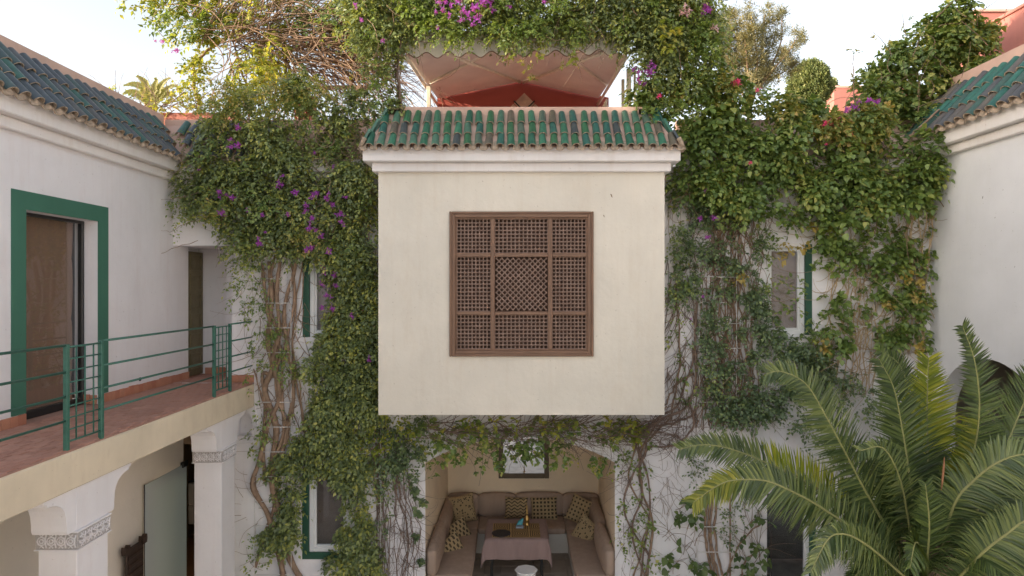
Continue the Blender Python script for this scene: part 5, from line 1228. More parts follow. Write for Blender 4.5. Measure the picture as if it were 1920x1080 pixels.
# ================= 4. big right-hand mass
v4 = empty('climbing_vine', (4, YF-.2, 0), 'broad leafy vine spilling over the facade between bay and right wing', 'climbing plant')
L = Leaves()
H_ = [(1180, 205), (1200, 170), (1260, 148), (1330, 142), (1345, 160), (1400, 168), (1480, 190), (1530, 208), (1600, 212), (1640, 245), (1700, 268), (1740, 300), (1742, 350), (1730, 400), (1640, 405), (1545, 435), (1450, 425), (1400, 405), (1330, 390), (1250, 390), (1250, 330), (1272, 290), (1262, 240), (1225, 210)]
fill(L, H_, YF, .65, 430, .085, .062, twig=.18, n_leaf=6, clump=.26, seed=141, droop=.5)
foliage(v4, L, M['leaf_mid'], 'foliage', 'broad')
L = Leaves()
fill(L, H_, YF-.2, .5, 110, .105, .085, twig=.14, n_leaf=4, seed=142, clump=.2, holes=.5, hole_scale=2)
fill(L, [(1520, 400), (1745, 390), (1740, 460), (1735, 560), (1725, 640), (1640, 650), (1620, 560), (1560, 640), (1545, 600), (1535, 500)], YF, .28, 150, .088, .07, twig=.13, n_leaf=5, seed=143, clump=.15, holes=.35, hole_scale=2.6)
fill(L, [(1530, 560), (1590, 540), (1600, 600), (1570, 690), (1540, 680)], YF-.05, .2, 150, .088, .07, twig=.12, n_leaf=5, seed=144, clump=.14, holes=.2)
fill(L, [(1640, 460), (1735, 450), (1728, 650), (1650, 650)], YF-.03, .2, 120, .085, .07, twig=.12, n_leaf=5, seed=145, clump=.14, holes=.3)
foliage(v4, L, leafmat('mid_leaf_broad', [(0.2, (0.09, 0.14, 0.045)), (0.5, (0.17, 0.25, 0.07)), (0.72, (0.26, 0.34, 0.09)), (0.85, (0.46, 0.42, 0.12))], .3, .42), 'broad_leaves', 'broad')
L = Leaves()
fill(L, [(1250, 170), (1340, 168), (1480, 196), (1600, 208), (1660, 245), (1640, 270), (1500, 265), (1400, 235), (1260, 240)], YF-.25, .55, 480, .07, .05, twig=.16, n_leaf=6, seed=146, clump=.2, holes=.25)
foliage(v4, L, M['leaf_warm'], 'sun_tinted_foliage', 'broad')  # warm sun on top of the mass comes from the leaf colour
L = Leaves()
D1 = [(1250, 330), (1400, 400), (1425, 440), (1422, 560), (1470, 640), (1530, 640), (1555, 700), (1500, 740), (1470, 770), (1400, 800), (1330, 790), (1315, 700), (1310, 600), (1252, 560)]
fill(L, D1, YF, .24, 450, .06, .042, twig=.14, n_leaf=6, clump=.11, seed=147, holes=.38, hole_scale=4.5)
fill(L, [(1415, 575), (1465, 610), (1530, 655), (1560, 690), (1480, 700), (1400, 640)], YF, .3, 230, .062, .042, n_leaf=6, clump=.13, seed=148, holes=.2)
fill(L, [(1280, 840), (1330, 850), (1325, 890), (1290, 910)], YF, .15, 200, .055, .035, n_leaf=5, seed=149, clump=.1, holes=.1)
fill(L, [(1345, 940), (1390, 940), (1385, 985), (1360, 1030), (1348, 990)], YF, .1, 170, .055, .035, n_leaf=5, seed=150, clump=.08, holes=.2)
fill(L, [(1450, 740), (1600, 690), (1640, 760), (1600, 880), (1480, 830)], YF, .3, 230, .06, .04, n_leaf=5, seed=1500, clump=.2, holes=.3)
foliage(v4, L, M['leaf_dark'], 'dark_foliage')
q = MB()
for i in range(46):
    x = random.choice([random.uniform(1310, 1420), random.uniform(1320, 1390)]); stem(q, [(x+random.uniform(-20, 20), 380), (x+random.uniform(-14, 14), 480), (x+random.uniform(-10, 10), 600), (x+random.uniform(-12, 12), 700), (x+random.uniform(-20, 10), 800)], YF, .007, .009, .02+.01*(i % 4), .075, 200+i, 4)
twigs(q, [(1250, 330), (1440, 400), (1440, 780), (1320, 780), (1255, 560)], YF, 190, .8, .005, 151, .12, -PI/2, .6, 1.2)
twigs(q, [(1200, 200), (1600, 210), (1740, 320), (1700, 420), (1250, 400)], YF, 190, .8, .006, 152, .45, -PI/2, 1.0, 1.5)
q.build('twigs', M['bark'], v4, kind='stuff')
q = MB()
twigs(q, [(1540, 420), (1740, 400), (1730, 690), (1550, 700)], YF, 200, .75, .0065, 153, .1, -PI/2, .55, 1.8)
for i in range(9):
    x = 1700+random.uniform(-8, 28); stem(q, [(x+10, 360), (x+random.uniform(-20, 15), 440), (x+random.uniform(-10, 12), 540), (x+random.uniform(-14, 8), 660)], YF, .011, .009, .12, .035, 260+i, 5)
for i in range(12):
    x = 1560+random.uniform(-8, 70); stem(q, [(x+20, 480), (x+random.uniform(-30, 25), 560), (x+random.uniform(-20, 20), 640), (x+random.uniform(-24, 18), 740)], YF, .010, .009, .05, .04, 280+i, 5)
q.build('pale_stems', M['bark_pale'], v4, kind='stuff')
L = Leaves()
for i, (x, y) in enumerate(((1700, 525), (1725, 530), (1545, 660), (1540, 640), (1480, 465), (1462, 478), (1505, 468), (1520, 425), (1665, 575), (1715, 560), (1720, 650), (1385, 520), (1660, 200), (1600, 330))):
    fill(L, [(x-9, y-8), (x+9, y-8), (x+9, y+8), (x-9, y+8)], YF-.2, .06, 110, .075, .055, twig=.05, n_leaf=3, seed=300+i, clump=.04)
foliage(v4, L, leafmat('ochre_leaf', [(0.2, (0.34, 0.27, 0.06)), (0.8, (0.50, 0.38, 0.13))], .3), 'yellow_leaves', 'broad')
L = Leaves()
fill(L, [(1455, 470), (1500, 470), (1500, 615), (1455, 615)], YF-.03, .15, 44, .07, .05, n_leaf=4, seed=320, clump=.1, holes=.45)
fill(L, [(1425, 430), (1455, 430), (1455, 570), (1420, 560)], YF-.03, .15, 90, .065, .045, n_leaf=4, seed=321, clump=.1, holes=.45)
fill(L, [(1500, 600), (1560, 600), (1560, 660), (1500, 650)], YF-.03, .2, 110, .075, .06, n_leaf=5, seed=322, clump=.1, holes=.25)
foliage(v4, L, M['leaf_mid'], 'window_leaves', 'broad')
flowers(v4, [(1558, 230, 1.0), (1548, 231), (1568, 229, 1.1)], YF-.75, FP); flowers(v4, [(1594, 252, .9), (1405, 305, .6), (1374, 152), (1380, 158), (1422, 167, .7), (1548, 270, .5)], YF-.75, FP)
flowers(v4, [(1322, 358, .8), (1335, 375, .7), (1314, 411), (1338, 408, .8), (1326, 444, .8), (1358, 152), (1590, 204, 1.1), (1602, 202), (1630, 188), (1645, 192), (1584, 210), (1610, 190, .7), (1327, 446, .6), (1318, 556, .5), (1295, 597, .6)], YF-.6)

# ================= 5. leafy mound over the corner of the right wing
v5 = empty('leafy_climber', (6.5, 11, E+2), 'rounded mound of dense climber over the corner above the right tiled roof', 'climbing plant')
L = Leaves()
MO = [(1590, 200), (1600, 170), (1625, 130), (1650, 95), (1680, 75), (1720, 55), (1760, 48), (1800, 50), (1822, 60), (1830, 78), (1800, 95), (1800, 130), (1805, 165), (1790, 180), (1760, 215), (1735, 240), (1715, 262), (1700, 285), (1640, 260), (1600, 235)]
fill(L, MO, YF+.9, 1.3, 900, .095, .062, twig=.17, n_leaf=6, clump=.25, seed=161)
fill(L, [(1620, 160), (1700, 80), (1790, 60), (1790, 160), (1720, 240), (1640, 240)], YF+.6, .9, 160, .09, .065, n_leaf=6, clump=.22, seed=162, holes=.2)
foliage(v5, L, M['leaf_mid'], 'foliage', 'broad')
L = Leaves()
for i, (x, y, w_, h_) in enumerate(((1597, 140, 7, 42), (1640, 85, 5, 14), (1700, 52, 5, 12), (1740, 42, 5, 10), (1790, 40, 6, 12), (1822, 62, 14, 8), (1826, 100, 12, 8), (1790, 85, 14, 10), (1770, 190, 18, 10))):
    fill(L, [(x-w_, y-h_), (x+w_, y-h_), (x+w_, y+h_), (x-w_, y+h_)], YF+.2, .15, 60 if i else 190, .07, .035, twig=.1, n_leaf=5, seed=330+i, clump=.08, holes=.2)
foliage(v5, L, M['leaf_warm'], 'shoots')
q = MB(); stem(q, [(1690, 262), (1715, 240), (1745, 212)], YF-.1, .022, .016, .2, .01, 350, 6); stem(q, [(1600, 210), (1597, 160), (1597, 105)], YF+.1, .012, .005, .05, .01, 351, 5)
twigs(q, MO, YF+.6, 60, .5, .006, 352, 1.0, PI/2, 1.2, 1.5); q.build('twigs', M['bark'], v5, kind='stuff')
flowers(v5, [(1640, 192, .8), (1590, 215, .8)], YF-.2)

# ================= 6. climber over the awning
v6 = empty('flowering_climber', (.3, 10.2, E+3.6), 'dense climber with purple and pink flowers draped over the awning', 'climbing plant')
YV = 10.0
L = Leaves()
T_ = [(640, -60), (1335, -60), (1330, 60), (1320, 100), (1250, 125), (1180, 105), (1150, 88), (1120, 78), (1080, 78), (1020, 82), (960, 90), (900, 76), (860, 82), (800, 76), (760, 84), (745, 100), (690, 95), (650, 60)]
fill(L, T_, YV+.9, .6, 420, .075, .046, twig=.18, n_leaf=7, clump=.25, seed=1711)
fill(L, T_, YV, .62, 900, .072, .043, twig=.18, n_leaf=7, clump=.25, seed=171)
fill(L, [(660, 60), (755, 60), (758, 110), (750, 150), (752, 240), (700, 245), (700, 200), (690, 150), (680, 110)], YV, .45, 620, .058, .036, twig=.14, n_leaf=7, clump=.17, seed=172, holes=.1)
R_ = [(1135, 60), (1340, 40), (1345, 110), (1330, 150), (1300, 180), (1260, 200), (1230, 205), (1215, 190), (1195, 140), (1175, 125), (1150, 105)]
fill(L, R_, YV, .5, 850, .072, .046, twig=.17, n_leaf=7, clump=.22, seed=173)
foliage(v6, L, M['leaf_left'], 'foliage')
L = Leaves()
fill(L, [(1190, -40), (1340, -40), (1345, 120), (1270, 160), (1230, 100)], YV-.25, .5, 300, .068, .042, n_leaf=7, seed=174, clump=.2, holes=.3)
fill(L, [(650, -40), (1190, -40), (1180, 80), (700, 90)], YV-.3, .4, 240, .065, .036, n_leaf=7, seed=175, clump=.2, holes=.5)
fill(L, [(690, 90), (745, 90), (740, 240), (700, 240)], YV-.2, .3, 120, .055, .036, n_leaf=6, seed=176, clump=.15, holes=.4)
fill(L, [(1180, 120), (1340, 120), (1320, 220), (1200, 220)], YV-.2, .4, 120, .07, .045, n_leaf=6, seed=1760, clump=.15, holes=.3)
foliage(v6, L, leafmat('fresh_leaf', [(0.2, (0.11, 0.17, 0.045)), (0.5, (0.19, 0.27, 0.07)), (0.8, (0.32, 0.38, 0.10))], .35, .45), 'young_foliage')
L = Leaves()
for i, (x, y) in enumerate(((1247, 60), (1265, 65), (1245, 75), (1250, 90), (1236, 52), (1010, 105), (1080, 112))): fill(L, [(x-5, y-6), (x+5, y-6), (x+5, y+6), (x-5, y+6)], YV-.75, .05, 220, .10, .07, twig=.04, n_leaf=3, seed=360+i, clump=.03)
foliage(v6, L, M['leaf_yellow'], 'large_leaves', 'broad')
L = Leaves()
for i, (x, y) in enumerate(((975, 118), (960, 108), (987, 132), (993, 148), (998, 152), (945, 110), (1072, 110), (1077, 122), (1055, 120))): fill(L, [(x-5, y-5), (x+5, y-5), (x+5, y+5), (x-5, y+5)], YV-.5, .04, 170, .05, .028, twig=.06, n_leaf=5, seed=370+i, clump=.03)
foliage(v6, L, M['leaf_yellow'], 'dangling_shoots')
q = MB()
twigs(q, [(650, -40), (1330, -40), (1250, 90), (700, 100)], YV, 170, .8, .006, 177, .5, 0, 1.4, 1.5)
stem(q, [(940, 70, .4), (958, 100, .4), (978, 125, .4), (998, 150, .4)], YV, .007, .003, .05, .006, 178, 5); stem(q, [(1110, 30, .45), (1100, 70, .45), (1078, 105, .45), (1074, 125, .45)], YV, .005, .003, .05, .006, 179, 5)
stem(q, [(1085, 70, .45), (1110, 85, .45)], YV, .006, .003, .05, .006, 180, 5); stem(q, [(1015, 32, .5), (1040, 36, .5), (1062, 42, .5)], YV, .007, .004, .05, .004, 181, 5)
twigs(q, [(700, 90), (752, 90), (745, 240), (705, 240)], YV, 40, .6, .006, 182, .2, -PI/2, .5, 1.2)
q.build('twigs', M['bark'], v6, kind='stuff')
q = MB()
for k in range(5):
    stem(q, [(748+k*3, 80), (742+k*3, 130), (750+k*2, 190), (745+k*3, 240)], YV, .012, .010, .1+.05*k, .02, 183+k, 5)
q.build('hanging_stems', M['bark_dark'], v6, kind='stuff')
flowers(v6, [(834, 5), (846, 10), (860, 5, 1.2), (868, 21, 1.1), (878, 27), (890, 14, 1.4), (896, 37, 1.6), (865, 38), (886, 46, .8), (906, 3, 1.6), (918, 6, 1.2), (924, 19), (955, 13, .8), (821, 52, .8), (829, 19, .9), (822, 5, .8), (667, 10, .9), (678, 38, .7), (718, 78, .8), (817, 23, .6), (843, 28, .7), (1020, 3, .7)], YV-.68)
flowers(v6, [(1326, 17, 1.3), (1318, 24, .9), (1322, 12)], YV-.6); flowers(v6, [(1220, 120, 1), (1227, 126, .9), (1219, 134, 1.4), (1198, 135, .8), (1197, 148, 1.1), (1200, 155, .8), (1208, 157, .7), (1188, 130, .6)], YV-.5)
flowers(v6, [(1285, 16, 1.0), (1280, 22, .9), (1293, 23, .9), (1340, 50, .8)], YV-.62, FW); flowers(v6, [(1238, 12, .6), (1234, 180, .7)], YV-.5, FP)

# ================= 7. tangle top left, its backlight put into the leaf colours
v7 = empty('tangled_vine', (-4.2, 12.5, E+3), 'tangle of bare twigs and yellow-green leaves tinted as if backlit rising left of the awning', 'climbing plant')
YT = 12.8
q = MB()
twigs(q, [(420, 60), (700, 40), (720, 150), (600, 140), (440, 110)], YT, 330, 2.2, .011, 401, .9, 0.1, .4, .8)
twigs(q, [(380, 0), (560, -20), (560, 120), (400, 110)], YT, 200, 1.6, .010, 402, .9, .6, .8, 1.8)
twigs(q, [(440, 100), (580, 60), (570, 200), (450, 200)], YT, 90, 1.4, .012, 403, .5, -PI/2, .4, .8)
twigs(q, [(560, 60), (700, 60), (710, 165), (560, 160)], YT, 230, 1.4, .010, 404, .9, -.45, .4, .7)
for i, (pts, r) in enumerate((([(385, 205), (372, 160), (378, 125), (400, 100), (430, 80)], .045), ([(430, 80), (470, 50), (450, 30), (400, 60)], .03), ([(545, 170), (540, 110), (545, 60)], .04), ([(555, 175), (550, 120), (560, 70)], .03), ([(480, 200), (455, 120), (440, 50)], .025), ([(448, 20), (470, 60), (520, 80), (580, 110)], .03), ([(395, 60), (440, 35), (500, 40), (560, 70)], .03))):
    stem(q, pts, YT, r*.8, r*.6, .2, .03, 410+i, 7)
q.build('twigs', M['bark'], v7, kind='stuff')
L = Leaves()
fill(L, [(262, -30), (420, -30), (440, 60), (400, 90), (345, 75), (300, 68), (280, 40)], YT, .9, 200, .10, .06, twig=.2, n_leaf=6, seed=421, clump=.22, holes=.35, hole_scale=1.7)
fill(L, [(380, -30), (700, -30), (690, 40), (560, 40), (420, 60)], YT, .9, 150, .10, .06, twig=.2, n_leaf=6, seed=422, clump=.22, holes=.25, hole_scale=1.7)
fill(L, [(350, 90), (440, 60), (560, 60), (580, 150), (560, 200), (400, 210), (360, 150)], YT, .9, 120, .095, .055, twig=.2, n_leaf=6, seed=423, clump=.2, holes=.4, hole_scale=1.7)
fill(L, [(480, 90), (560, 100), (560, 190), (440, 200)], YT-.6, .5, 200, .085, .055, twig=.18, n_leaf=6, seed=424, clump=.2, holes=.2)
fill(L, [(560, 60), (690, 60), (710, 160), (600, 150)], YT, .9, 50, .09, .05, twig=.2, n_leaf=5, seed=425, clump=.2, holes=.4)
foliage(v7, L, M['leaf_back'], 'foliage')
L = Leaves()
fill(L, [(262, -30), (420, -30), (440, 60), (400, 90), (345, 75), (300, 68), (280, 40)], YT-.4, .6, 90, .10, .06, twig=.2, n_leaf=6, seed=426, clump=.2, holes=.45, hole_scale=1.7)
fill(L, [(540, 30), (700, -10), (700, 90), (600, 80)], YT-.4, .6, 220, .09, .055, twig=.2, n_leaf=6, seed=427, clump=.2, holes=.3, hole_scale=1.7)
fill(L, [(600, 20), (710, 20), (700, 130), (660, 110)], YT-.8, .6, 260, .08, .045, twig=.2, n_leaf=6, seed=428, clump=.2, holes=.3)
foliage(v7, L, M['leaf_mid'], 'shade_toned_foliage')  # plainer green leaves stand for the tangle's shade by colour
flowers(v7, [(330, 96, 1.1), (305, 78, .8), (292, 76, .7)], YT-.9)
# hedge on the pink parapet
v8 = empty('hedge', (-7, 12.3, E+3.3), 'thin sunlit hedge along the top of the pink parapet wall at the left', 'hedge')
L = Leaves(); fill(L, [(215, 180), (240, 172), (300, 178), (330, 160), (350, 150), (400, 165), (430, 200), (400, 220), (300, 218), (240, 212)], 12.4, .5, 190, .075, .042, twig=.16, n_leaf=6, seed=431, clump=.18, holes=.3)
foliage(v8, L, M['leaf_back'], 'foliage')
q = MB(); twigs(q, [(225, 200), (420, 205), (420, 218), (240, 214)], 12.4, 60, .7, .008, 432, .3, PI/2, .8, 1); q.build('twigs', M['bark'], v8, kind='stuff')
L = Leaves()
for i, (px, py) in enumerate(((4, 92), (8, 105), (52, 108), (74, 112), (84, 118), (92, 125))): 
    Yr = 6.0*F/(960-px); fill(L, [(px-6, py-7), (px+6, py-7), (px+6, py+8), (px-6, py+8)], Yr+.4, .1, 70, .05, .025, twig=.08, n_leaf=5, seed=440+i, clump=.05)
foliage(sp1, L, M['leaf_mid'], 'leaves')

# ================= 8. broad-leaved creeper low right
v9 = empty('broad_leaved_creeper', (3, YF, 0), 'young creeper with large rounded leaves on the white wall left of the dark doorway', 'climbing plant')
L = Leaves()
fill(L, [(1235, 940), (1290, 925), (1310, 960), (1320, 1090), (1235, 1090)], YF, .12, 34, .13, .10, twig=.14, n_leaf=4, seed=451, clump=.12, holes=.35, hole_scale=2)
fill(L, [(1390, 945), (1435, 950), (1438, 1090), (1380, 1090)], YF, .14, 60, .10, .08, twig=.12, n_leaf=4, seed=452, clump=.12, holes=.3)
foliage(v9, L, leafmat('rounded_leaf', [(0.2, (0.07, 0.12, 0.045)), (0.6, (0.13, 0.19, 0.06)), (0.85, (0.22, 0.27, 0.08))], .25), 'large_leaves', 'broad')
q = MB(); twigs(q, [(1235, 940), (1310, 930), (1310, 1080), (1235, 1080)], YF, 40, .6, .004, 453, .04, PI/2, .9, 1.8)
twigs(q, [(1390, 950), (1430, 950), (1430, 1080), (1385, 1080)], YF, 24, .7, .005, 454, .05, PI/2, .4, 1.2)
for i, (x, r) in enumerate(((1322, .02), (1332, .017), (1340, .018), (1328, .014))): stem(q, [(x+3, 930), (x-2, 985), (x+4, 1040), (x+18, 1095)], YF, r, r*1.1, .05, .012, 455+i, 7)
stem(q, [(1425, 980), (1400, 1000), (1375, 1035), (1355, 1095)], YF, .012, .014, .05, .012, 460, 6); stem(q, [(1367, 900), (1367, 1095)], YF, .014, .014, .05, .003, 461, 6); stem(q, [(1420, 1030), (1395, 1050), (1385, 1095)], YF, .01, .012, .05, .012, 462, 6)
q.build('stems', M['bark'], v9, kind='stuff')

# ================= palm
pl = empty('date_palm', P(1735, 1090, 7.4)[:2]+(0,), 'large date palm with arching green and yellow-green fronds in front of the right arch', 'palm tree')
pb = P(1735, 1085, 7.4); q = MB(); q.lathe([(.0, 0), (.30, 0), (.26, .3), (.22, 1.5), (.25, 2.4), (.28, pb[2]-.3), (.2, pb[2]-.05), (0, pb[2])], (pb[0], pb[1], 0), 18)
for i in range(260):
    a = i*2.39996; z = .2+(pb[2]-.5)*(i/260)**.9; r = .24; d = Vector((math.cos(a), math.sin(a), 0)); c = Vector((pb[0], pb[1], z))+d*r; t = Vector((-d.y, d.x, 0))
    q.add([c-t*.09, c+t*.09, c+d*.07+Vector((0, 0, .12))+t*.05, c+d*.07+Vector((0, 0, .12))-t*.05, c+Vector((0, 0, .16))], [(0, 1, 2, 3), (3, 2, 4)])
q.build('trunk', M['bark'], pl)
def frond(pts, Ys, ll, mat, npairs=85, seed=0, face=(0, -1, .35), vdroop=.35, start=.08, tipmat=None, tipat=1.1, flat=.25, w=.023, lbend=.25, sweep=.7, tipmin=.35, parent=pl, name='frond', label=None, mat2=None):
    npairs = int(npairs*1.7); rng = np.random.default_rng(seed); w3 = [P(x, y, Y) for (x, y), Y in zip(pts, Ys)]; c = catmull(w3, 14); seg = np.linalg.norm(np.diff(c, axis=0), axis=1); cum = np.concatenate([[0], np.cumsum(seg)]); Ltot = cum[-1]
    b = MB(); b.tube([tuple(p) for p in c], [.017*(1-t)**.7+.003 for t in cum/Ltot], 6); ro = b.build(name, M['rachis'], parent)
    if label: ro['label'] = label
    V = []; Fc = []; MI = []; fa = np.array(face, float); fa /= np.linalg.norm(fa)
    for i in range(npairs):
        t = start+(1-start)*(i/(npairs-1))**.95; s = t*Ltot; p = np.array([np.interp(s, cum, c[:, a]) for a in range(3)]); p2 = np.array([np.interp(min(s+.03, Ltot), cum, c[:, a]) for a in range(3)]); p1 = np.array([np.interp(max(s-.03, 0), cum, c[:, a]) for a in range(3)])
        tg = (p2-p1)/np.linalg.norm(p2-p1); nn = fa-tg*np.dot(fa, tg); nn /= np.linalg.norm(nn); lat = np.cross(tg, nn)
        env = math.sin(PI*min(1, .16+.84*t)**.8)**.55 if t < .97 else tipmin; env = max(env, tipmin)
        for sg in (-1, 1):
            if rng.random() < .03: continue
            L_ = ll*env*rng.uniform(.92, 1.06); fw = sweep*(.55+.65*t)+rng.normal(0, .06)
            d = lat*sg*1.0+tg*fw+nn*(flat+rng.normal(0, .20)); d /= np.linalg.norm(d)
            wn = np.cross(d, nn); wn /= np.linalg.norm(wn); up = np.cross(wn, d); ww = w*rng.uniform(.85, 1.15)
            b0 = len(V); dr = np.array([0, 0, -1])
            bend = (vdroop*(.5+rng.random()*.7))*L_
            pts_ = [p, p+d*L_*.25, p+d*L_*.62+dr*bend*.25, p+d*L_+dr*bend*.75]
            hw = [.45, 1.0, .72, 0]
            V += [pts_[0]-wn*ww*.5*hw[0], pts_[0]+wn*ww*.5*hw[0], pts_[1]-wn*ww*.5, pts_[1]-up*ww*.22, pts_[1]+wn*ww*.5, pts_[2]-wn*ww*.36, pts_[2]-up*ww*.16, pts_[2]+wn*ww*.36, pts_[3]]
            f = [(b0, b0+3, b0+2), (b0, b0+1, b0+3), (b0+1, b0+4, b0+3), (b0+2, b0+3, b0+6), (b0+2, b0+6, b0+5), (b0+3, b0+4, b0+7), (b0+3, b0+7, b0+6), (b0+5, b0+6, b0+8), (b0+6, b0+7, b0+8)]
            Fc += f; m_ = 1 if (t > tipat or (mat2 is not None and mat2(t, sg))) else 0; MI += [m_]*len(f)
    me = np_mesh('leaflets', V, Fc, [M[mat], M[tipmat or 'palm_yellow']], mi=MI); link('leaflets', me, ro, kind='stuff')
C = (1735, 1085)
frond([(1716, 1075), (1660, 985), (1622, 920), (1587, 853), (1547, 778), (1511, 720), (1467, 697), (1438, 700)], [7.4, 7.35, 7.3, 7.25, 7.2, 7.2, 7.2, 7.2], .50, 'palm_pale', 92, 1, (.25, -1, .35), .15, .3, flat=.12)
frond([(1722, 1070), (1714, 980), (1707, 907), (1693, 813), (1676, 729), (1650, 676)], [7.4, 7.5, 7.55, 7.6, 7.6, 7.6], .56, 'palm', 92, 2, (.1, -1, .2), .12, .25, flat=.15)
frond([(1740, 1070), (1742, 960), (1739, 831), (1738, 760), (1741, 672)], [7.5, 7.7, 7.9, 8.0, 8.0], .58, 'palm', 90, 3, (-.1, -1, .2), .1, .25, flat=.12, tipmat='palm_yellow', tipat=.52, label='bright yellow-green frond at the middle')
frond([(1752, 1070), (1795, 960), (1827, 840), (1836, 756), (1827, 676), (1805, 612)], [7.4, 7.3, 7.2, 7.1, 7.05, 7.0], .40, 'palm', 96, 4, (.1, -1, .2), .08, .3, flat=.15, sweep=.55, mat2=lambda t, s: s < 0 and .25 < t < .62, tipmat='palm_tip')
frond([(1760, 1075), (1820, 980), (1885, 838), (1922, 750), (1960, 660)], [7.5, 7.6, 7.7, 7.75, 7.8], .60, 'palm', 84, 5, (-.2, -1, .2), .12, .25, flat=.2)
frond([(1752, 1080), (1787, 951), (1827, 900), (1871, 867), (1920, 852), (1985, 862), (2040, 900)], [7.2, 7.0, 6.9, 6.8, 6.75, 6.7, 6.7], .46, 'palm_pale', 96, 6, (-.15, -1, .6), .55, .15, flat=.15)
frond([(1765, 1110), (1800, 1080), (1844, 1035), (1889, 1000), (1925, 976), (1990, 970), (2050, 1000)], [7.0, 6.8, 6.6, 6.5, 6.45, 6.4, 6.4], .42, 'palm_pale', 90, 7, (-.1, -1, .6), .5, .1, flat=.15)
frond([(1705, 1075), (1640, 1000), (1560, 935), (1500, 897), (1424, 862), (1397, 851), (1355, 838), (1313, 834), (1275, 842)], [7.4, 7.4, 7.4, 7.4, 7.4, 7.4, 7.4, 7.4, 7.4], .44, 'palm_pale', 120, 8, (.1, -1, .3), .2, .12, flat=.18, mat2=lambda t, s: s > 0 and .34 < t < .66, tipmat='palm_yellow')
frond([(1705, 1080), (1640, 1020), (1549, 958), (1522, 941), (1480, 919), (1438, 902), (1397, 899), (1363, 903), (1335, 917), (1300, 942)], [7.2, 7.1, 7.0, 6.95, 6.9, 6.9, 6.9, 6.9, 6.9, 6.9], .44, 'palm_pale', 125, 9, (.1, -1, .3), .3, .12, flat=.15, tipmat='palm_tip', tipat=.80)
frond([(1715, 1100), (1660, 1050), (1613, 1014), (1578, 1001), (1551, 1013), (1520, 1072)], [7.0, 6.7, 6.5, 6.4, 6.35, 6.3], .34, 'palm_pale', 96, 10, (.1, -1, .5), .6, .08, flat=.15)
frond([(1715, 1070), (1700, 960), (1684, 889), (1655, 840), (1612, 845)], [7.3, 7.2, 7.1, 7.0, 6.95], .34, 'palm_pale', 90, 11, (.2, -1, .4), .3, .15, flat=.15)
frond([(1736, 1090), (1739, 1040), (1742, 978), (1735, 907)], [7.2, 7.0, 6.9, 6.85], .34, 'palm', 64, 12, (0, -1, .2), .12, .12, flat=.2, sweep=.9)
frond([(1720, 1050), (1716, 900), (1712, 780), (1690, 690), (1652, 658)], [7.9, 8.4, 8.7, 8.8, 8.8], .5, 'palm', 80, 13, (.2, -1, .2), .3, .3, flat=.2)
frond([(1750, 1080), (1790, 1000), (1815, 930), (1830, 860), (1800, 800)], [7.5, 7.6, 7.7, 7.8, 7.8], .42, 'palm', 70, 14, (-.2, -1, .3), .2, .2, flat=.2, tipmat='palm_yellow')
frond([(1745, 1060), (1765, 960), (1790, 900), (1800, 855)], [7.35, 7.3, 7.3, 7.3], .42, 'palm', 60, 15, (0, -1, .2), .12, .2, tipmat='palm_tip', tipat=.72)
for i, (dx, dy, dY, ll) in enumerate(((-100, -30, -.4, .36), (-95, -95, .5, .4), (90, -70, .6, .45), (150, 10, -.2, .4), (60, 60, -1.0, .35), (-60, 60, -1.0, .35), (-110, 60, -.2, .36), (200, -60, .4, .5), (-40, -130, .7, .5), (40, -150, .8, .5), (-105, -170, .8, .45), (130, -150, .6, .45), (170, 80, -.6, .4), (-80, 110, -.7, .4), (-60, -200, .9, .42), (-90, -120, .9, .42), (-35, -260, 1.0, .5), (70, -190, .9, .5), (20, -230, 1.1, .5), (-75, -230, 1.2, .5), (125, -200, 1.0, .5), (230, 20, .2, .5), (110, -40, -.9, .4), (-20, -60, -.9, .36), (190, -130, .9, .5))):
    frond([(1735+dx*.1, 1085), (1735+dx*.55, 1070+dy*.7), (1735+dx, 1080+dy), (1735+dx*1.45, 1105+dy+20)], [7.5, 7.4+dY*.4, 7.4+dY*.8, 7.4+dY], ll, 'palm', 72, 30+i, (random.uniform(-.3, .3), -1, .5), .4, .12, flat=.25)
q = MB(); q.prism([(0, 0), (.016, .06), (.03, .16), (.04, .27), (.035, .36), (.02, .27), (.006, .12)], 'y', 0, .008); me = q.mesh([plain('dry_sheath', (0.28, 0.13, 0.06), .7)])
o = place('dry_sheath', me, pl, P(1765, 920, 6.9), (1, 0, 0), (0, 1, 0), (0, 0, 1))

# ================= far trees
def tree_clumps(L, c, rad, n, leaf, wid, seed, twig=.5, n_leaf=6, flat=1.0, droop=.2, updir=.4):
    rng = np.random.default_rng(seed); v = norm(rng.normal(0, 1, (n, 3))); p = np.array(c)+v*np.array(rad)*rng.uniform(.55, 1, (n, 1))
    sprays(L, p, v+np.array([0, 0, updir]), n_leaf, twig, leaf, wid, droop, .4, rng)
Yc = 26
ct = empty('conifer', P(1420, 200, Yc)[:2]+(0,), 'feathery conifer with open branches behind the vine right of the awning', 'tree')
q = MB(); L = Leaves()
def br(pts, r): 
    c = catmull([P(x, y, Yc+dy) for x, y, dy in pts], 6); q.tube([tuple(p) for p in c], [r*(1-.75*i/len(c)) for i in range(len(c))], 6); return c
base_ = P(1405, 200, Yc); q.tube([(base_[0], Yc, 0), (base_[0]+.1, Yc, base_[2]*.5), base_], [.4, .25, .10], 8)
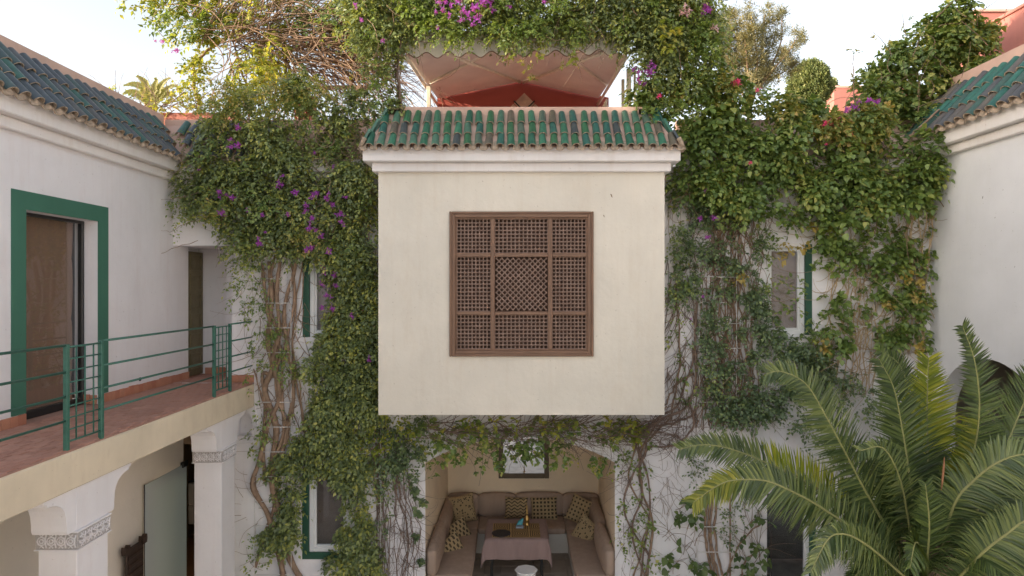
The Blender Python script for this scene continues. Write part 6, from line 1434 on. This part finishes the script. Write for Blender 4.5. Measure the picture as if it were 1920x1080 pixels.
limbs = [[(1405, 200, 0), (1400, 130, 0), (1385, 75, .3), (1376, 14, .3)], [(1405, 190, 0), (1420, 120, -.3), (1413, 65, -.4), (1406, 26, -.5)], [(1408, 200, 0), (1425, 140, .3), (1430, 75, .4), (1434, 28, .5)],
         [(1405, 190, 0), (1440, 135, 0), (1464, 80, 0), (1466, 30, 0)], [(1410, 180, 0), (1450, 130, -.3), (1480, 95, -.4), (1497, 66, -.5)], [(1400, 190, 0), (1370, 130, 0), (1362, 90, 0), (1360, 55, 0)], [(1405, 160, 0), (1440, 150, .3), (1474, 132, .5), (1496, 116, .5)], [(1400, 170, 0), (1365, 120, .3), (1352, 100, .4)], [(1405, 170, 0), (1400, 110, -.5), (1396, 70, -.5)]]
rng = np.random.default_rng(5)
for li, lm in enumerate(limbs):
    c = br(lm, .055); 
    for k in range(3, len(c)):
        t = k/len(c); m_ = 34; r_ = .34*(1-.6*t)
        if li in (3, 4, 6): r_ *= .7; m_ = 22
        tree_clumps(L, c[k]+rng.normal(0, .15, 3), (r_, r_, r_*.9), m_, .17, .03, 500+li*20+k, twig=.26, n_leaf=7, droop=-.1, updir=.9)
q.build('trunk', M['bark'], ct); foliage(ct, L, M['conifer'], 'crown')
Yc = 36
cy_ = empty('cypress', P(1520, 190, Yc)[:2]+(0,), 'rounded dark cypress crown standing behind the small red house', 'tree')
L = Leaves(); rng = np.random.default_rng(8); c0 = np.array(P(1517, 165, Yc))
for i in range(150):
    v = norm(rng.normal(0, 1, (1, 3)))[0]; p = c0+v*np.array([1.05, 1.0, 1.25])*rng.uniform(.75, 1); p[2] = max(p[2], c0[2]-1.2); tree_clumps(L, p, (.24, .24, .42), 60, .16, .07, 700+i, twig=.14, n_leaf=4, droop=-.4, updir=1.2)
foliage(cy_, L, M['cypress'], 'crown')
q = MB(); q.tube([(c0[0], c0[1], 0), (c0[0], c0[1], c0[2]-.4)], [.3, .2], 8); q.build('trunk', M['bark'], cy_)
cy2 = empty('cypress', P(1552, 190, 42)[:2]+(0,), 'smaller dark bush crown just right of the rounded cypress', 'tree')
L = Leaves(); c0 = np.array(P(1553, 176, 42.))
for i in range(40):
    v = norm(rng.normal(0, 1, (1, 3)))[0]; tree_clumps(L, c0+v*np.array([.5, .5, .7]), (.2, .2, .35), 45, .16, .07, 900+i, twig=.14, n_leaf=4, droop=-.4, updir=1.2)
for i in range(40):
    v = norm(rng.normal(0, 1, (1, 3)))[0]; tree_clumps(L, np.array(P(1535, 182, 42.))+v*np.array([.6, .5, .5]), (.2, .2, .35), 45, .16, .07, 960+i, twig=.14, n_leaf=4, droop=-.4, updir=1.2)
foliage(cy2, L, M['cypress'], 'crown'); q = MB(); q.tube([(c0[0], c0[1], 0), (c0[0], c0[1], c0[2]-.2)], [.25, .15], 8); q.build('trunk', M['bark'], cy2)
M['palm_far'] = leafmat('far_palm', [(0.2, (0.28, 0.30, 0.12)), (0.8, (0.45, 0.43, 0.20))], .4)
fp = empty('distant_palm', P(283, 200, 24)[:2]+(0,), 'sunlit palm crown showing far beyond the left parapet', 'palm tree')
pc = P(283, 196, 24); q = MB(); q.tube([(pc[0], 24, 0), (pc[0], 24, pc[2])], [.3, .22], 10); q.build('trunk', M['bark'], fp)
for i, (pts) in enumerate(([(283, 196), (268, 165), (250, 158), (234, 160)], [(283, 196), (276, 160), (266, 148), (258, 143)], [(283, 196), (290, 165), (294, 152), (292, 147)], [(283, 196), (302, 162), (312, 150), (318, 147)], [(283, 196), (305, 175), (320, 163), (332, 160)], [(283, 196), (262, 178), (244, 172), (232, 176)], [(283, 196), (300, 185), (318, 176), (330, 180)])):
    frond(pts, [24, 24, 24, 24], .22, 'palm_far', 36, 50+i, (0, -1, .3), .3, .1, w=.05, parent=fp, flat=.5)

# unseen trees added past the left wing to keep the evening sun off the courtyard
for i, (x, y, h, rr) in enumerate(((-14.0, 5.2, 5.6, 2.5), (-15.0, .8, 8.6, 2.9), (-14.2, -4.0, 8.6, 3.0))):
    t_ = empty('added_shade_tree', (x, y, 0), ('broad added shade tree out of view at the left, nearest the pink parapet', 'tallest of the garden trees beyond the left wing', 'added shade tree out of view past the left wing, nearest the camera')[i], 'tree', 'added shade trees out of view past the left wing')
    q = MB(); q.tube([(x, y, 0), (x+.15, y, 3), (x-.1, y+.1, E+1.5), (x, y, E+h-2)], [.32, .26, .2, .1], 9)
    rg_ = np.random.default_rng(70+i)
    for k in range(9):
        a = k*2.4; z0 = E+.5+k*.5; q.tube([(x, y, z0), (x+math.cos(a)*rr*.45, y+math.sin(a)*rr*.45, z0+.8), (x+math.cos(a)*rr*.8, y+math.sin(a)*rr*.8, z0+1.5)], [.1, .07, .03], 6)
    q.build('trunk', M['bark'], t_); L = Leaves(); c0 = np.array((x, y, E+h-3.3))
    for k in range(150):
        v_ = norm(rg_.normal(0, 1, (1, 3)))[0]; tree_clumps(L, c0+v_*np.array([rr*.85, rr*.85, 3.1])*rg_.uniform(.3, 1), (.6, .6, .5), 38, .27, .17, 1200+i*200+k, twig=.4, n_leaf=6)
    foliage(t_, L, M['leaf_mid'], 'crown', 'broad')
